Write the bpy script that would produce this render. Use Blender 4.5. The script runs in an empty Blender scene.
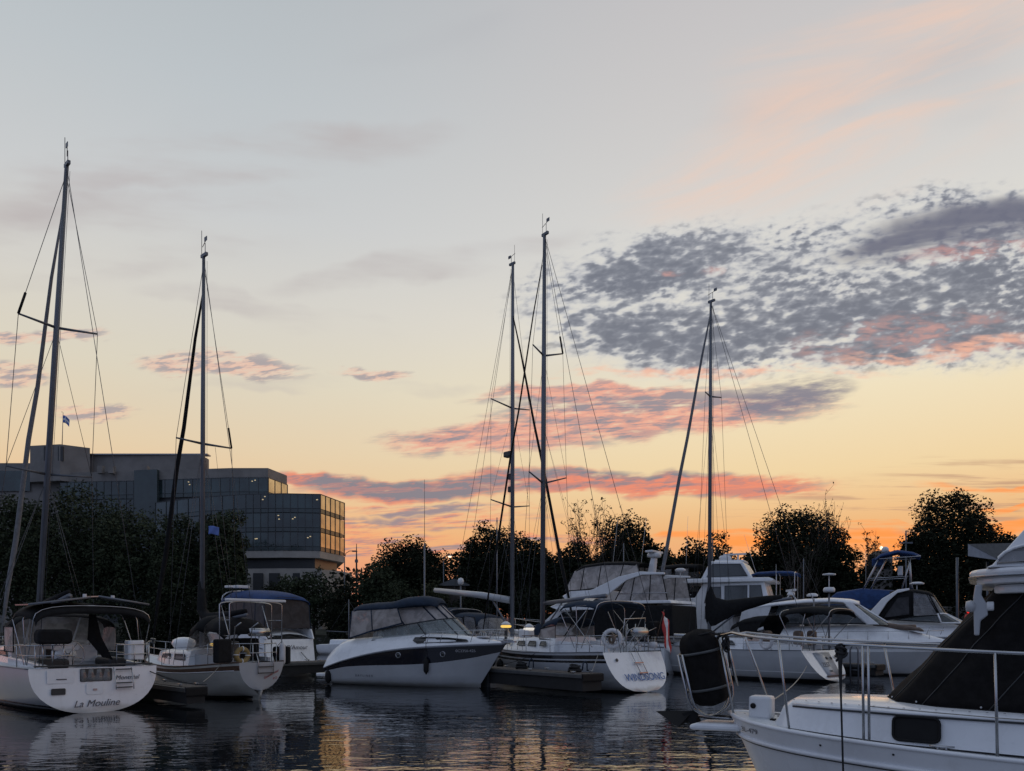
import bpy, bmesh, math, random
from mathutils import Vector, Matrix, noise
R = random.Random(7)
SC = bpy.context.scene
COL = SC.collection
PI = math.pi

# ------------------------------------------------------------------ camera
F, H, CX, CY = 760.0, 2.5, 512.0, 630.0          # focal length in pixels, eye height, horizon row
cd = bpy.data.cameras.new('camera'); cam = bpy.data.objects.new('camera', cd); COL.objects.link(cam)
cd.sensor_width = 36; cd.lens = 36*F/1024; cd.shift_y = (CY-385.5)/1024
cd.clip_start = 0.05; cd.clip_end = 6000
cam.location = (0, 0, H); cam.rotation_euler = (PI/2, 0, 0)
SC.camera = cam
SC.view_settings.view_transform = 'Standard'; SC.view_settings.look = 'None'
SC.view_settings.exposure = 0.0; SC.view_settings.gamma = 1.0
SC.view_settings.use_curve_mapping = False
SC.render.resolution_x, SC.render.resolution_y = 1024, 771
SUN_AZ, SUN_EL = math.radians(25.5), math.radians(1.2)

# ------------------------------------------------------------------ node expression helper
class E:
    nt = None
    def __init__(s, sock): s.s = sock
    @staticmethod
    def m(op, *a, clamp=False):
        n = E.nt.nodes.new('ShaderNodeMath'); n.operation = op; n.use_clamp = clamp
        for i, v in enumerate(a):
            if isinstance(v, E): E.nt.links.new(v.s, n.inputs[i])
            else: n.inputs[i].default_value = v
        return E(n.outputs[0])
    def __add__(s, o): return E.m('ADD', s, o)
    def __radd__(s, o): return E.m('ADD', o, s)
    def __sub__(s, o): return E.m('SUBTRACT', s, o)
    def __rsub__(s, o): return E.m('SUBTRACT', o, s)
    def __mul__(s, o): return E.m('MULTIPLY', s, o)
    def __rmul__(s, o): return E.m('MULTIPLY', o, s)
    def __truediv__(s, o): return E.m('DIVIDE', s, o)
    def __rtruediv__(s, o): return E.m('DIVIDE', o, s)
    def clamp(s): return E.m('ADD', s, 0.0, clamp=True)
    def mx(s, o): return E.m('MAXIMUM', s, o)
    def mn(s, o): return E.m('MINIMUM', s, o)
    def ss(s, a, b):
        n = E.nt.nodes.new('ShaderNodeMapRange'); n.interpolation_type = 'SMOOTHSTEP'
        E.nt.links.new(s.s, n.inputs[0]); n.inputs[1].default_value = a; n.inputs[2].default_value = b
        return E(n.outputs[0])
def exyz(x, y, z):
    n = E.nt.nodes.new('ShaderNodeCombineXYZ')
    for i, v in enumerate((x, y, z)):
        if isinstance(v, E): E.nt.links.new(v.s, n.inputs[i])
        else: n.inputs[i].default_value = v
    return E(n.outputs[0])
def enoise(vec, scale, detail=3, rough=.5, dist=0., lac=2.0):
    n = E.nt.nodes.new('ShaderNodeTexNoise'); n.noise_dimensions = '3D'
    E.nt.links.new(vec.s, n.inputs['Vector']); n.inputs['Scale'].default_value = scale
    n.inputs['Detail'].default_value = detail; n.inputs['Roughness'].default_value = rough
    n.inputs['Distortion'].default_value = dist; n.inputs['Lacunarity'].default_value = lac
    return E(n.outputs[0])
def srgb(r, g, b):
    f = lambda c: (c/255/12.92) if c/255 <= .04045 else ((c/255+.055)/1.055)**2.4
    return (f(r), f(g), f(b), 1)
def eramp(fac, stops):
    n = E.nt.nodes.new('ShaderNodeValToRGB'); E.nt.links.new(fac.s, n.inputs[0])
    el = n.color_ramp.elements
    while len(el) < len(stops): el.new(.5)
    for e, (p, c) in zip(el, stops): e.position = p; e.color = srgb(*c)
    return E(n.outputs[0])
def emix(a, b, f):
    n = E.nt.nodes.new('ShaderNodeMix'); n.data_type = 'RGBA'; n.clamp_factor = True
    for v, i in ((f, 0), (a, 6), (b, 7)):
        if isinstance(v, E): E.nt.links.new(v.s, n.inputs[i])
        else: n.inputs[i].default_value = v
    return E(n.outputs[2])

# ------------------------------------------------------------------ dusk sky (world)
W = bpy.data.worlds.new('World'); SC.world = W; W.use_nodes = True
nt = W.node_tree; nt.nodes.clear(); E.nt = nt
tc = nt.nodes.new('ShaderNodeTexCoord'); sp = nt.nodes.new('ShaderNodeSeparateXYZ')
nt.links.new(tc.outputs['Generated'], sp.inputs[0])
dx, dy, dz = (E(o) for o in sp.outputs)
az = E.m('ARCTAN2', dx, dy)                       # compass angle from the view up the basin
yy = dy.mx(0.03)
u = 512 + 760*(dx/yy); v = 630 - 760*(dz/yy)      # sky chart: tangent-plane degrees of the western sky
front = dy.ss(0.05, 0.3)
saz = E.m('ABSOLUTE', az - SUN_AZ)
# clear-sky gradient: sunset side, north-west side, and the dusk behind
west = eramp(dz, [(0, (226, 126, 78)), (.05, (230, 148, 98)), (.095, (227, 164, 114)), (.13, (226, 176, 122)), (.19, (229, 203, 158)),
                  (.29, (229, 216, 186)), (.36, (220, 213, 198)), (.45, (207, 205, 201)), (.56, (196, 193, 192)), (.72, (178, 176, 180)), (1, (152, 162, 178))])
nw = eramp(dz, [(0, (206, 138, 128)), (.06, (218, 142, 116)), (.12, (232, 172, 120)), (.165, (224, 190, 148)), (.22, (219, 198, 166)),
                (.30, (211, 203, 184)), (.38, (204, 201, 194)), (.46, (193, 195, 196)), (.56, (181, 187, 191)), (.68, (168, 175, 180)), (1, (152, 162, 178))])
east = eramp(dz, [(0, (108, 117, 142)), (.12, (124, 136, 164)), (.35, (138, 152, 182)), (.7, (148, 160, 182)), (1, (152, 162, 178))])
wt = 1 - saz.ss(0.12, 0.85)
base = emix(nw, west, wt)
base = emix(base, east, saz.ss(1.0, 2.0))
# softly uneven veil
P3 = exyz(dx, dy, dz)
qx = dx/(dz.mx(0.0)+.05); qy = dy/(dz.mx(0.0)+.05); Q = exyz(qx, qy, 0.)
chart = exyz(u/100, v/100, 0.)
veil = enoise(exyz(u/420, v/150 + u/900, 0.), 1.0, 3, .5)
base = emix(base, srgb(150, 150, 160), (veil.ss(.52, .8)*0.22*dz.ss(.2, .4)))
wx = (enoise(chart, 1.1, 3, .55)-.5); wy = (enoise(exyz(u/100, v/100, 5.), 1.3, 3, .55)-.5)
def blob(cx, cy, rx, ry, tilt=0., warp=1.0):
    a = u - cx + wx*(warp*70); b = v - cy + wy*(warp*38) + a*tilt
    a = a/rx; b = b/ry
    return (1 - (a*a+b*b))
def mask(*bl):
    r = None
    for b in bl:
        r = b if r is None else r.mx(b)
    return r.ss(-.25, .75)
def addcloud(base, col, alpha): return emix(base, col, (alpha*front).clamp())
# rose cirrus high on the right
cir = enoise(exyz(u/210 + v/160, v/70 + u/260, 2.), 1.0, 6, .62, .6)
mc = mask(blob(880, 110, 230, 95, .35), blob(770, 160, 170, 45, .3), blob(960, 25, 260, 45, .2))
base = addcloud(base, srgb(238, 194, 168), mc*cir.ss(.38, .80)*.62)
grey = enoise(exyz(u/260, v/60 - u/800, 7.), 1.0, 4, .55)
mg = mask(blob(100, 240, 260, 44, .12), blob(270, 310, 130, 16, -.2), blob(40, 215, 140, 30), blob(420, 265, 170, 20, .15), blob(330, 385, 150, 9), blob(200, 160, 260, 30, .1))
base = addcloud(base, srgb(176, 168, 168), mg*grey.ss(.40, .75)*.75)
# altocumulus bank, upper right
c1 = enoise(exyz(u/11 + v/40, v/6.2 + u/75, 0.), 1.0, 2.2, .5, .1); c2 = enoise(exyz(u/15 + v/50, v/7.6 + u/110, 4.), 1.0, 2.2, .5, .15)
szm = enoise(exyz(u/140, v/60, 15.), 1., 1, .5).ss(.4, .6)
cell = (c1*(1-szm) + c2*szm)*.72 + enoise(exyz(u/34 + v/60, v/14 + u/160, 11.), 1., 2, .5)*.28
big = enoise(exyz(u/105, v/36 + u/420, 3.), 1.0, 3, .5)
mA = mask(blob(785, 297, 300, 88, .05, 1.0), blob(1000, 272, 230, 98, .05, 1.2))
mD = mask(blob(700, 338, 170, 36), blob(950, 312, 240, 48, .12), blob(660, 262, 95, 26, .3), blob(800, 346, 180, 22))
mS = mask(blob(975, 226, 135, 29, .16, .8), blob(900, 246, 75, 20, .2))
dens = cell + (big-.5)*.34 + mD*.13 + (mA-1)*.12
aA = dens.ss(.27, .60)*mA.ss(.02, .65)*.95
thick = dens.ss(.35, .72)
cA = eramp(thick, [(0, (204, 203, 200)), (.35, (172, 174, 180)), (.62, (130, 134, 145)), (1, (100, 105, 119))])
mP = mask(blob(905, 336, 120, 22, .12), blob(965, 254, 75, 11, .1), blob(706, 272, 20, 6), blob(670, 270, 14, 5), blob(690, 372, 190, 6), blob(960, 345, 120, 10))
pk = enoise(exyz(u/45, v/12, 9.), 1., 3, .6).ss(.38, .62)
cA = emix(cA, srgb(214, 156, 144), mP*pk*cell.ss(.38, .6)*.62)
base = addcloud(base, srgb(216, 214, 206), mA*.5)
base = addcloud(base, srgb(166, 169, 177), (mA.ss(.1, .9)*(.16 + mD*.24)*big.ss(.25, .6)))
base = addcloud(base, cA, aA*.96)
base = addcloud(base, srgb(238, 180, 152), mask(blob(720, 374, 180, 6), blob(935, 350, 120, 8, .12))*pk*.7)
strk = enoise(exyz(u/190, v/26 + u/190, 1.), 1., 4, .55)
cS = emix(srgb(104, 106, 122), srgb(196, 132, 126), mask(blob(965, 254, 80, 12, .1))*pk*.8)
base = addcloud(base, cS, mS*(strk+.25).ss(.5, .8)*.95)
# rippled rose and slate bands below it
rip = enoise(exyz(u/19 + v/30, v/4.6 + u/60, 4.), .8, 3.0, .6, .15)
lay = enoise(exyz(u/110 + v/40, v/9 + u/260, 6.), 1., 5, .65, .3)
mB = mask(blob(660, 412, 195, 27, .04), blob(500, 436, 135, 20, .03), blob(600, 394, 140, 11))
mBg = mask(blob(795, 400, 62, 16, .1), blob(700, 398, 130, 9, .05), blob(520, 404, 90, 8))
cB = emix(srgb(226, 158, 138), srgb(140, 130, 140), (mBg*.7 + (lay.ss(.46, .60))*.65 + rip.ss(.46, .62)*.7 - .10).clamp())
base = addcloud(base, cB, mB*(rip*.75+lay*.55+mB*.24).ss(.58, .88)*.92)
base = addcloud(base, srgb(124, 122, 136), mask(blob(790, 398, 68, 17, .16))*(rip*.5+strk*.6).ss(.4, .7)*.85)
mC = mask(blob(690, 486, 165, 15, -.03), blob(560, 480, 110, 14), blob(430, 487, 165, 15, .02), blob(310, 484, 60, 9))
mCg = mask(blob(420, 486, 150, 12), blob(620, 474, 150, 6), blob(720, 468, 60, 4))
cC = emix(srgb(224, 130, 106), srgb(124, 120, 132), (mCg*.8 + lay.ss(.48, .6)*.45 + rip.ss(.48, .62)*.5 - .1).clamp())
base = addcloud(base, cC, mC*(rip*.7+lay*.6+mC*.24).ss(.56, .84)*.94)
mE = mask(blob(400, 522, 150, 9, .03), blob(345, 536, 110, 6), blob(430, 508, 110, 6), blob(380, 549, 120, 7), blob(560, 540, 120, 5))
cE = emix(srgb(236, 138, 106), srgb(140, 128, 138), lay.ss(.45, .58))
base = addcloud(base, cE, mE*(lay*.8+rip*.5).ss(.52, .76)*.9)
mF = mask(blob(225, 366, 100, 15, -.08), blob(30, 338, 90, 9), blob(10, 380, 45, 16), blob(95, 411, 50, 10), blob(375, 372, 40, 7))
cF = emix(srgb(226, 180, 160), srgb(158, 148, 152), (rip.ss(.45, .6)))
base = addcloud(base, cF, mF*(rip*.8+lay*.4+mF*.15).ss(.54, .84)*.85)
# low fire streaks round the set sun
low = enoise(exyz(u/150, v/8, 8.), 1., 4, .6)
mH = mask(blob(960, 508, 210, 26), blob(850, 522, 160, 18), blob(1080, 480, 200, 30))
base = addcloud(base, srgb(176, 138, 116), mH*low.ss(.50, .66)*.7)
mI = mask(blob(880, 536, 90, 9), blob(1010, 490, 90, 5), blob(700, 538, 120, 7), blob(870, 522, 120, 4), blob(1000, 512, 60, 4))
base = addcloud(base, srgb(250, 146, 70), (mI*low.ss(.40, .62)*.8).mx(mask(blob(872, 538, 70, 13), blob(760, 546, 60, 9), blob(1005, 534, 40, 8))*(low+.2).ss(.4, .75)*.9))
sky = nt.nodes.new('ShaderNodeTexSky'); sky.sky_type = 'NISHITA'; sky.sun_disc = False
sky.sun_elevation = SUN_EL; sky.sun_rotation = SUN_AZ
b1 = nt.nodes.new('ShaderNodeBackground'); nt.links.new(base.s, b1.inputs[0]); b1.inputs[1].default_value = 1.10
b2 = nt.nodes.new('ShaderNodeBackground'); nt.links.new(sky.outputs[0], b2.inputs[0]); b2.inputs[1].default_value = 0.003
ad = nt.nodes.new('ShaderNodeAddShader'); out = nt.nodes.new('ShaderNodeOutputWorld')
nt.links.new(b1.outputs[0], ad.inputs[0]); nt.links.new(b2.outputs[0], ad.inputs[1]); nt.links.new(ad.outputs[0], out.inputs[0])
W.cycles.sampling_method = 'MANUAL'; W.cycles.sample_map_resolution = 1024
sl = bpy.data.lights.new('sun', 'SUN'); so = bpy.data.objects.new('sun', sl); COL.objects.link(so)
sl.energy = 0.12; sl.color = (1, .55, .3); sl.angle = math.radians(14)
so.rotation_euler = Vector((-math.sin(SUN_AZ), -math.cos(SUN_AZ), -math.tan(SUN_EL))).to_track_quat('-Z', 'Y').to_euler()

# ------------------------------------------------------------------ materials
MATS = {}
def mat(name, col, rough=.5, metal=0., var=.12, vscale=3., bump=0., bscale=20., spec=.5, coat=0., detail=4):
    m = bpy.data.materials.new(name); m.use_nodes = True; t = m.node_tree; E.nt = t
    b = t.nodes['Principled BSDF']; c = t.nodes.new('ShaderNodeTexCoord'); o = E(c.outputs['Object'])
    n = enoise(o, vscale, detail, .6)
    d = tuple(max(0, x*(1-var)) for x in col[:3])+(1,); l = tuple(min(1, x*(1+var)) for x in col[:3])+(1,)
    t.links.new(emix(d, l, n.ss(.3, .7)).s, b.inputs['Base Color'])
    t.links.new((n*.12 + (rough-.06)).s, b.inputs['Roughness'])
    b.inputs['Metallic'].default_value = metal; b.inputs['Specular IOR Level'].default_value = spec
    b.inputs['Coat Weight'].default_value = coat; b.inputs['Coat Roughness'].default_value = .08
    if bump:
        bn = t.nodes.new('ShaderNodeBump'); bn.inputs['Strength'].default_value = bump; bn.inputs['Distance'].default_value = .02
        t.links.new(enoise(o, bscale, 4, .6).s, bn.inputs['Height']); t.links.new(bn.outputs[0], b.inputs['Normal'])
    MATS[name] = m
    return m
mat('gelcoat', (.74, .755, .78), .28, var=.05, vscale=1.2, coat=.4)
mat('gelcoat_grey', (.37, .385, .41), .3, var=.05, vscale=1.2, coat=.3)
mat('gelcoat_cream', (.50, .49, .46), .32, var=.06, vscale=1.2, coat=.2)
mat('deck_white', (.62, .64, .66), .55, var=.08, vscale=4, bump=.1, bscale=60)
mat('navy', (.009, .010, .017), .2, var=.1, coat=.5)
mat('black_gloss', (.008, .009, .011), .12, var=.1, coat=.3)
mat('antifoul', (.012, .013, .016), .6, var=.3)
mat('boot_stripe', (.02, .022, .03), .3)
mat('steel', (.40, .41, .43), .25, 1., var=.08)
mat('aluminium', (.13, .14, .165), .42, .3, var=.08, vscale=2)
mat('sail_grey', (.17, .175, .19), .8, var=.15, vscale=8, bump=.4, bscale=14)
mat('dark_alu', (.10, .11, .13), .4, .6, var=.1)
mat('wire', (.07, .075, .085), .45, .5)
mat('black_canvas', (.010, .0105, .012), .85, var=.3, vscale=6, bump=.35, bscale=7, spec=.2)
mat('cover_canvas', (.011, .0102, .0105), .9, var=.3, vscale=9, bump=.5, bscale=5, spec=.15)
mat('navy_canvas', (.018, .030, .052), .8, var=.2, vscale=5, bump=.3, bscale=6, spec=.25)
mat('blue_canvas', (.016, .044, .135), .75, var=.22, vscale=4, bump=.35, bscale=5, spec=.3)
mat('teak', (.10, .055, .035), .6, var=.3, vscale=9)
mat('brown_vinyl', (.12, .085, .065), .6, var=.2)
mat('rubber', (.008, .008, .009), .7, var=.2, spec=.25)
mat('rope', (.30, .28, .25), .85, var=.2, vscale=30)
mat('dark_rope', (.015, .015, .017), .85, var=.2, vscale=30)
mat('fender_white', (.5, .5, .52), .45, var=.1)
mat('ring_white', (.55, .55, .57), .5, var=.12, vscale=6)
mat('yellow', (.22, .15, .05), .6, var=.2)
mat('red', (.45, .03, .03), .6, var=.15)
mat('flag_white', (.7, .7, .7), .7)
mat('flag_blue', (.10, .16, .42), .7)
mat('plastic_white', (.62, .63, .65), .4, var=.06)
mat('plastic_dark', (.03, .032, .035), .45)
mat('ink_blue', (.04, .12, .33), .5)
mat('ink_dark', (.06, .06, .08), .5)
mat('ink_red', (.30, .05, .05), .5)
mat('ink_white', (.45, .45, .48), .5)
mat('solar', (.02, .025, .05), .12, var=.1, coat=.6)
mat('dock_wood', (.10, .085, .075), .8, var=.35, vscale=5, bump=.3)
mat('dock_dark', (.012, .012, .013), .85, var=.3)
mat('dock_steel', (.09, .095, .10), .5, .6)
mat('concrete', (.33, .31, .285), .85, var=.14, vscale=.35, bump=.2, bscale=3)
mat('dark_concrete', (.19, .18, .172), .85, var=.16, vscale=.3, bump=.2, bscale=3)
mat('metal_roof', (.3, .31, .33), .4, .5)
mat('frame_grey', (.07, .075, .08), .5, .4)
mat('bark', (.05, .042, .035), .9, var=.35, vscale=3, bump=.5)
mat('soil', (.028, .032, .022), .95, var=.5, vscale=.35, bump=.8, bscale=1.4)
mat('stone', (.10, .098, .095), .9, var=.4, vscale=.8, bump=.6, bscale=2)
mat('tan_cushion', (.14, .11, .09), .7)
for nm, c in (('leaf_dark', (.014, .018, .010)), ('leaf_mid', (.036, .046, .026)), ('leaf_olive', (.036, .04, .02)), ('leaf_pale', (.06, .075, .035))):
    mat(nm, c, .75, var=.45, vscale=.55, spec=.12)
# wear on the white hulls: run marks down the sides and a scum line of uneven height above the water
for nm in ('gelcoat', 'gelcoat_grey', 'gelcoat_cream'):
    t = MATS[nm].node_tree; E.nt = t; b = t.nodes['Principled BSDF']
    src = E(b.inputs['Base Color'].links[0].from_socket); o = E([n for n in t.nodes if n.type == 'TEX_COORD'][0].outputs['Object'])
    sx = t.nodes.new('ShaderNodeSeparateXYZ'); t.links.new(o.s, sx.inputs[0]); ox, oy, oz = (E(q) for q in sx.outputs)
    run = enoise(exyz(ox*5, oy*5, oz*.45), 1.0, 4, .65).ss(.52, .78)
    scum = (1-(oz - enoise(exyz(ox*1.3, oy*1.3, oz*.5), 1., 4, .6)*.32).ss(-.06, .10))
    c1 = emix(src, (.40, .38, .35, 1), run*.20)
    t.links.new(emix(c1, (.20, .18, .13, 1), scum*.42).s, b.inputs['Base Color'])
def glassy(name, tint, alpha, rough=.06, body=.5):
    m = bpy.data.materials.new(name); m.use_nodes = True; t = m.node_tree; E.nt = t
    b = t.nodes['Principled BSDF']; c = t.nodes.new('ShaderNodeTexCoord'); o = E(c.outputs['Object'])
    n = enoise(o, 2.2, 4, .6, .8)
    d = tuple(x*.72 for x in tint)+(1,); l = tuple(min(1, x*1.25) for x in tint)+(1,)
    t.links.new(emix(d, l, n.ss(.35, .68)).s, b.inputs['Base Color'])
    b.inputs['Roughness'].default_value = rough; b.inputs['Alpha'].default_value = alpha
    b.inputs['Specular IOR Level'].default_value = .6
    bn = t.nodes.new('ShaderNodeBump'); bn.inputs['Strength'].default_value = .25; bn.inputs['Distance'].default_value = .03
    t.links.new(n.s, bn.inputs['Height']); t.links.new(bn.outputs[0], b.inputs['Normal'])
    MATS[name] = m
glassy('vinyl', (.50, .455, .43), .62, .14)
glassy('vinyl_dark', (.045, .045, .05), .93, .35)
MATS['vinyl_dark'].node_tree.nodes['Principled BSDF'].inputs['Specular IOR Level'].default_value = .2
glassy('vinyl_grey', (.22, .22, .23), .6, .12)
glassy('tint_glass', (.05, .06, .065), .72, .03)
glassy('clear_glass', (.30, .345, .345), .5, .02)
def emis(name, col, st):
    m = bpy.data.materials.new(name); m.use_nodes = True; b = m.node_tree.nodes['Principled BSDF']
    b.inputs['Base Color'].default_value = (*col, 1); b.inputs['Emission Color'].default_value = (*col, 1); b.inputs['Emission Strength'].default_value = st
    MATS[name] = m
emis('amber_light', (1, .62, .12), .85)
emis('white_light', (1, .92, .8), .6)
emis('lamp_glow', (1, .75, .5), 2.0)
emis('office_light', (1, .78, .42), .34)
emis('red_light', (1, .03, .02), .8)
# facade glass: dark teal mirror
m = mat('facade_glass', (.016, .034, .036), .05, var=.6, vscale=.22, spec=.9)
m = mat('facade_spandrel', (.03, .045, .047), .12, var=.2, vscale=.3, spec=.7)
m = mat('facade_gold', (.50, .44, .36), .08, .9, var=.3, vscale=.25, spec=.8)

# ------------------------------------------------------------------ mesh helpers
class MB:
    def __init__(s): s.v = []; s.f = []; s.k = []; s.sm = []; s.mi = 0
    def add(s, vs, fs, smooth=False):
        o = len(s.v); s.v += [tuple(p) for p in vs]
        for f in fs: s.f.append(tuple(i+o for i in f)); s.k.append(s.mi); s.sm.append(smooth)
        return s
    def box(s, c, size, M=None):
        vs = [Vector((sx*size[0]/2, sy*size[1]/2, sz*size[2]/2)) for sx in (-1, 1) for sy in (-1, 1) for sz in (-1, 1)]
        if M: vs = [M @ p for p in vs]
        c = Vector(c)
        return s.add([p+c for p in vs], [(0, 1, 3, 2), (4, 6, 7, 5), (0, 4, 5, 1), (2, 3, 7, 6), (0, 2, 6, 4), (1, 5, 7, 3)])
    def rbox(s, c, size, r=.1, M=None, seg=3, axis=2):
        # box rounded in the plane normal to axis
        a, b = [i for i in range(3) if i != axis]
        pts = []
        hx, hy = size[a]/2, size[b]/2; r = min(r, hx*.99, hy*.99)
        for q, (sx, sy) in enumerate(((1, 1), (-1, 1), (-1, -1), (1, -1))):
            for k in range(seg+1):
                t = (q + k/seg)*PI/2
                pts.append((sx*(hx-r)+r*math.cos(t), sy*(hy-r)+r*math.sin(t)))
        n = len(pts); vs = []
        for h in (-size[axis]/2, size[axis]/2):
            for p in pts:
                w = [0, 0, 0]; w[a], w[b], w[axis] = p[0], p[1], h
                w = Vector(w); vs.append((M @ w if M else w)+Vector(c))
        fs = [tuple(range(n)), tuple(range(n, 2*n))]+[(i, (i+1) % n, n+(i+1) % n, n+i) for i in range(n)]
        return s.add(vs, fs)
    def tube(s, pts, r, n=6, cap=True, closed=False):
        pts = [Vector(p) for p in pts]; N = len(pts)
        rs = r if isinstance(r, (list, tuple)) else [r]*N
        up = None; vs = []
        for i, p in enumerate(pts):
            a = pts[i-1] if (i > 0 or closed) else p; b = pts[(i+1) % N] if (i < N-1 or closed) else p
            d = (b-a).normalized()
            if up is None:
                up = Vector((0, 0, 1)) if abs(d.z) < .9 else Vector((1, 0, 0))
            x = d.cross(up)
            if x.length < 1e-5: x = d.orthogonal()
            x.normalize(); up = x.cross(d).normalized()
            for k in range(n):
                t = 2*PI*k/n; vs.append(p + (x*math.cos(t)+up*math.sin(t))*rs[i])
        fs = []
        for i in range(N if closed else N-1):
            for k in range(n):
                j = (i+1) % N
                fs.append((i*n+k, i*n+(k+1) % n, j*n+(k+1) % n, j*n+k))
        if cap and not closed: fs += [tuple(range(n)), tuple(range((N-1)*n, N*n))]
        return s.add(vs, fs, True)
    def grid(s, rows, closed=False, smooth=True, mfun=None):
        n = len(rows[0]); o = len(s.v); s.v += [tuple(p) for r in rows for p in r]
        for i in range(len(rows)-1):
            for j in range(n if closed else n-1):
                k = (j+1) % n
                s.f.append((o+i*n+j, o+i*n+k, o+(i+1)*n+k, o+(i+1)*n+j)); s.k.append(mfun(i, j) if mfun else s.mi); s.sm.append(smooth)
        return s
    def poly(s, pts): return s.add(pts, [tuple(range(len(pts)))])
    def prof(s, pts, hw, y0=0., smooth=False):
        """side profile [(x,z)] made solid across y; hw = number, list or f(x,z)"""
        n = len(pts); h = [hw(*p) if callable(hw) else (hw[i] if isinstance(hw, (list, tuple)) else hw) for i, p in enumerate(pts)]
        L = [(p[0], y0+h[i], p[1]) for i, p in enumerate(pts)]; Rr = [(p[0], y0-h[i], p[1]) for i, p in enumerate(pts)]
        return s.add(L+Rr, [tuple(range(n)), tuple(range(n, 2*n))]+[(i, (i+1) % n, n+(i+1) % n, n+i) for i in range(n)], smooth)
    def lathe(s, prof, M=None, n=12):
        rows = []
        for r, h in prof:
            row = [Vector((r*math.cos(2*PI*k/n), r*math.sin(2*PI*k/n), h)) for k in range(n)]
            rows.append([M @ p for p in row] if M else row)
        return s.grid(rows, True)
    def torus(s, c, ax, Rr, r, n=20, m=8):
        q = Vector((0, 0, 1)).rotation_difference(Vector(ax).normalized()).to_matrix()
        return s.tube([Vector(c)+q @ Vector((Rr*math.cos(2*PI*k/n), Rr*math.sin(2*PI*k/n), 0)) for k in range(n)], r, m, closed=True)
    def mirror(s):
        o = len(s.v); s.v += [(x, -y, z) for x, y, z in s.v]
        s.f += [tuple(i+o for i in f) for f in s.f]; s.k += list(s.k); s.sm += list(s.sm)
        return s
    def build(s, name, mats, parent=None, solid=0., bevel=0., recalc=True):
        me = bpy.data.meshes.new(name); me.from_pydata(s.v, [], s.f)
        if isinstance(mats, str): mats = [mats]
        for x in mats: me.materials.append(MATS[x])
        me.polygons.foreach_set('material_index', s.k); me.polygons.foreach_set('use_smooth', s.sm)
        if recalc:
            b = bmesh.new(); b.from_mesh(me); bmesh.ops.recalc_face_normals(b, faces=b.faces); b.to_mesh(me); b.free()
        o = bpy.data.objects.new(name, me); COL.objects.link(o)
        if parent: o.parent = parent
        if solid:
            q = o.modifiers.new('solid', 'SOLIDIFY'); q.thickness = solid; q.offset = 0
        if bevel:
            q = o.modifiers.new('bevel', 'BEVEL'); q.width = bevel; q.segments = 2; q.limit_method = 'ANGLE'; q.angle_limit = .6
        return o
def tag(o, label, cat, group=None):
    o['label'] = label; o['category'] = cat
    if group: o['group'] = group
    return o
def thing(name, label, cat, loc=(0, 0, 0), d=None, group=None):
    o = bpy.data.objects.new(name, None); o.empty_display_size = .3; COL.objects.link(o)
    o.location = loc
    if d: o.rotation_euler = (0, 0, math.atan2(d[1], d[0]))
    return tag(o, label, cat, group)
def struct(name, mb, m, **k):
    o = mb.build(name, m, **k); o['kind'] = 'structure'; return o
def at(px, py, Y): return Vector(((px-CX)/F*Y, Y, H+(CY-py)/F*Y))
def text(parent, name, body, size, M, m, shear=0., lift=.004, fn=None, space=1.0):
    cu = bpy.data.curves.new(name, 'FONT'); cu.body = body; cu.size = size; cu.shear = shear
    cu.align_x = 'CENTER'; cu.align_y = 'CENTER'; cu.extrude = lift; cu.space_character = space
    t = bpy.data.objects.new(name, cu); COL.objects.link(t)
    dg = bpy.context.evaluated_depsgraph_get(); me = bpy.data.meshes.new_from_object(t.evaluated_get(dg))
    bpy.data.objects.remove(t); me.materials.clear(); me.materials.append(MATS[m])
    for v in me.vertices:
        p = M @ v.co
        v.co = fn(p) if fn else p
    me.name = name
    o = bpy.data.objects.new(name, me); COL.objects.link(o); o.parent = parent
    return o
def frame(o, x, y):
    x = Vector(x).normalized(); y = Vector(y).normalized(); z = x.cross(y).normalized(); y = z.cross(x)
    return Matrix(((x.x, y.x, z.x, o[0]), (x.y, y.y, z.y, o[1]), (x.z, y.z, z.z, o[2]), (0, 0, 0, 1)))
def curve(tab):
    """smooth interpolation through (x, value) pairs"""
    def f(t):
        if t <= tab[0][0]: return tab[0][1]
        for i in range(len(tab)-1):
            a, b = tab[i], tab[i+1]
            if t <= b[0]:
                h = b[0]-a[0]; q = (t-a[0])/h
                def sl(k):
                    if k <= 0: return (tab[1][1]-tab[0][1])/(tab[1][0]-tab[0][0])
                    if k >= len(tab)-1: return (tab[-1][1]-tab[-2][1])/(tab[-1][0]-tab[-2][0])
                    return (tab[k+1][1]-tab[k-1][1])/(tab[k+1][0]-tab[k-1][0])
                m0, m1 = sl(i)*h, sl(i+1)*h
                return (2*q**3-3*q*q+1)*a[1]+(q**3-2*q*q+q)*m0+(3*q*q-2*q**3)*b[1]+(q**3-q*q)*m1
        return tab[-1][1]
    return f
def lin(a, b, t): return a+(b-a)*t

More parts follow.
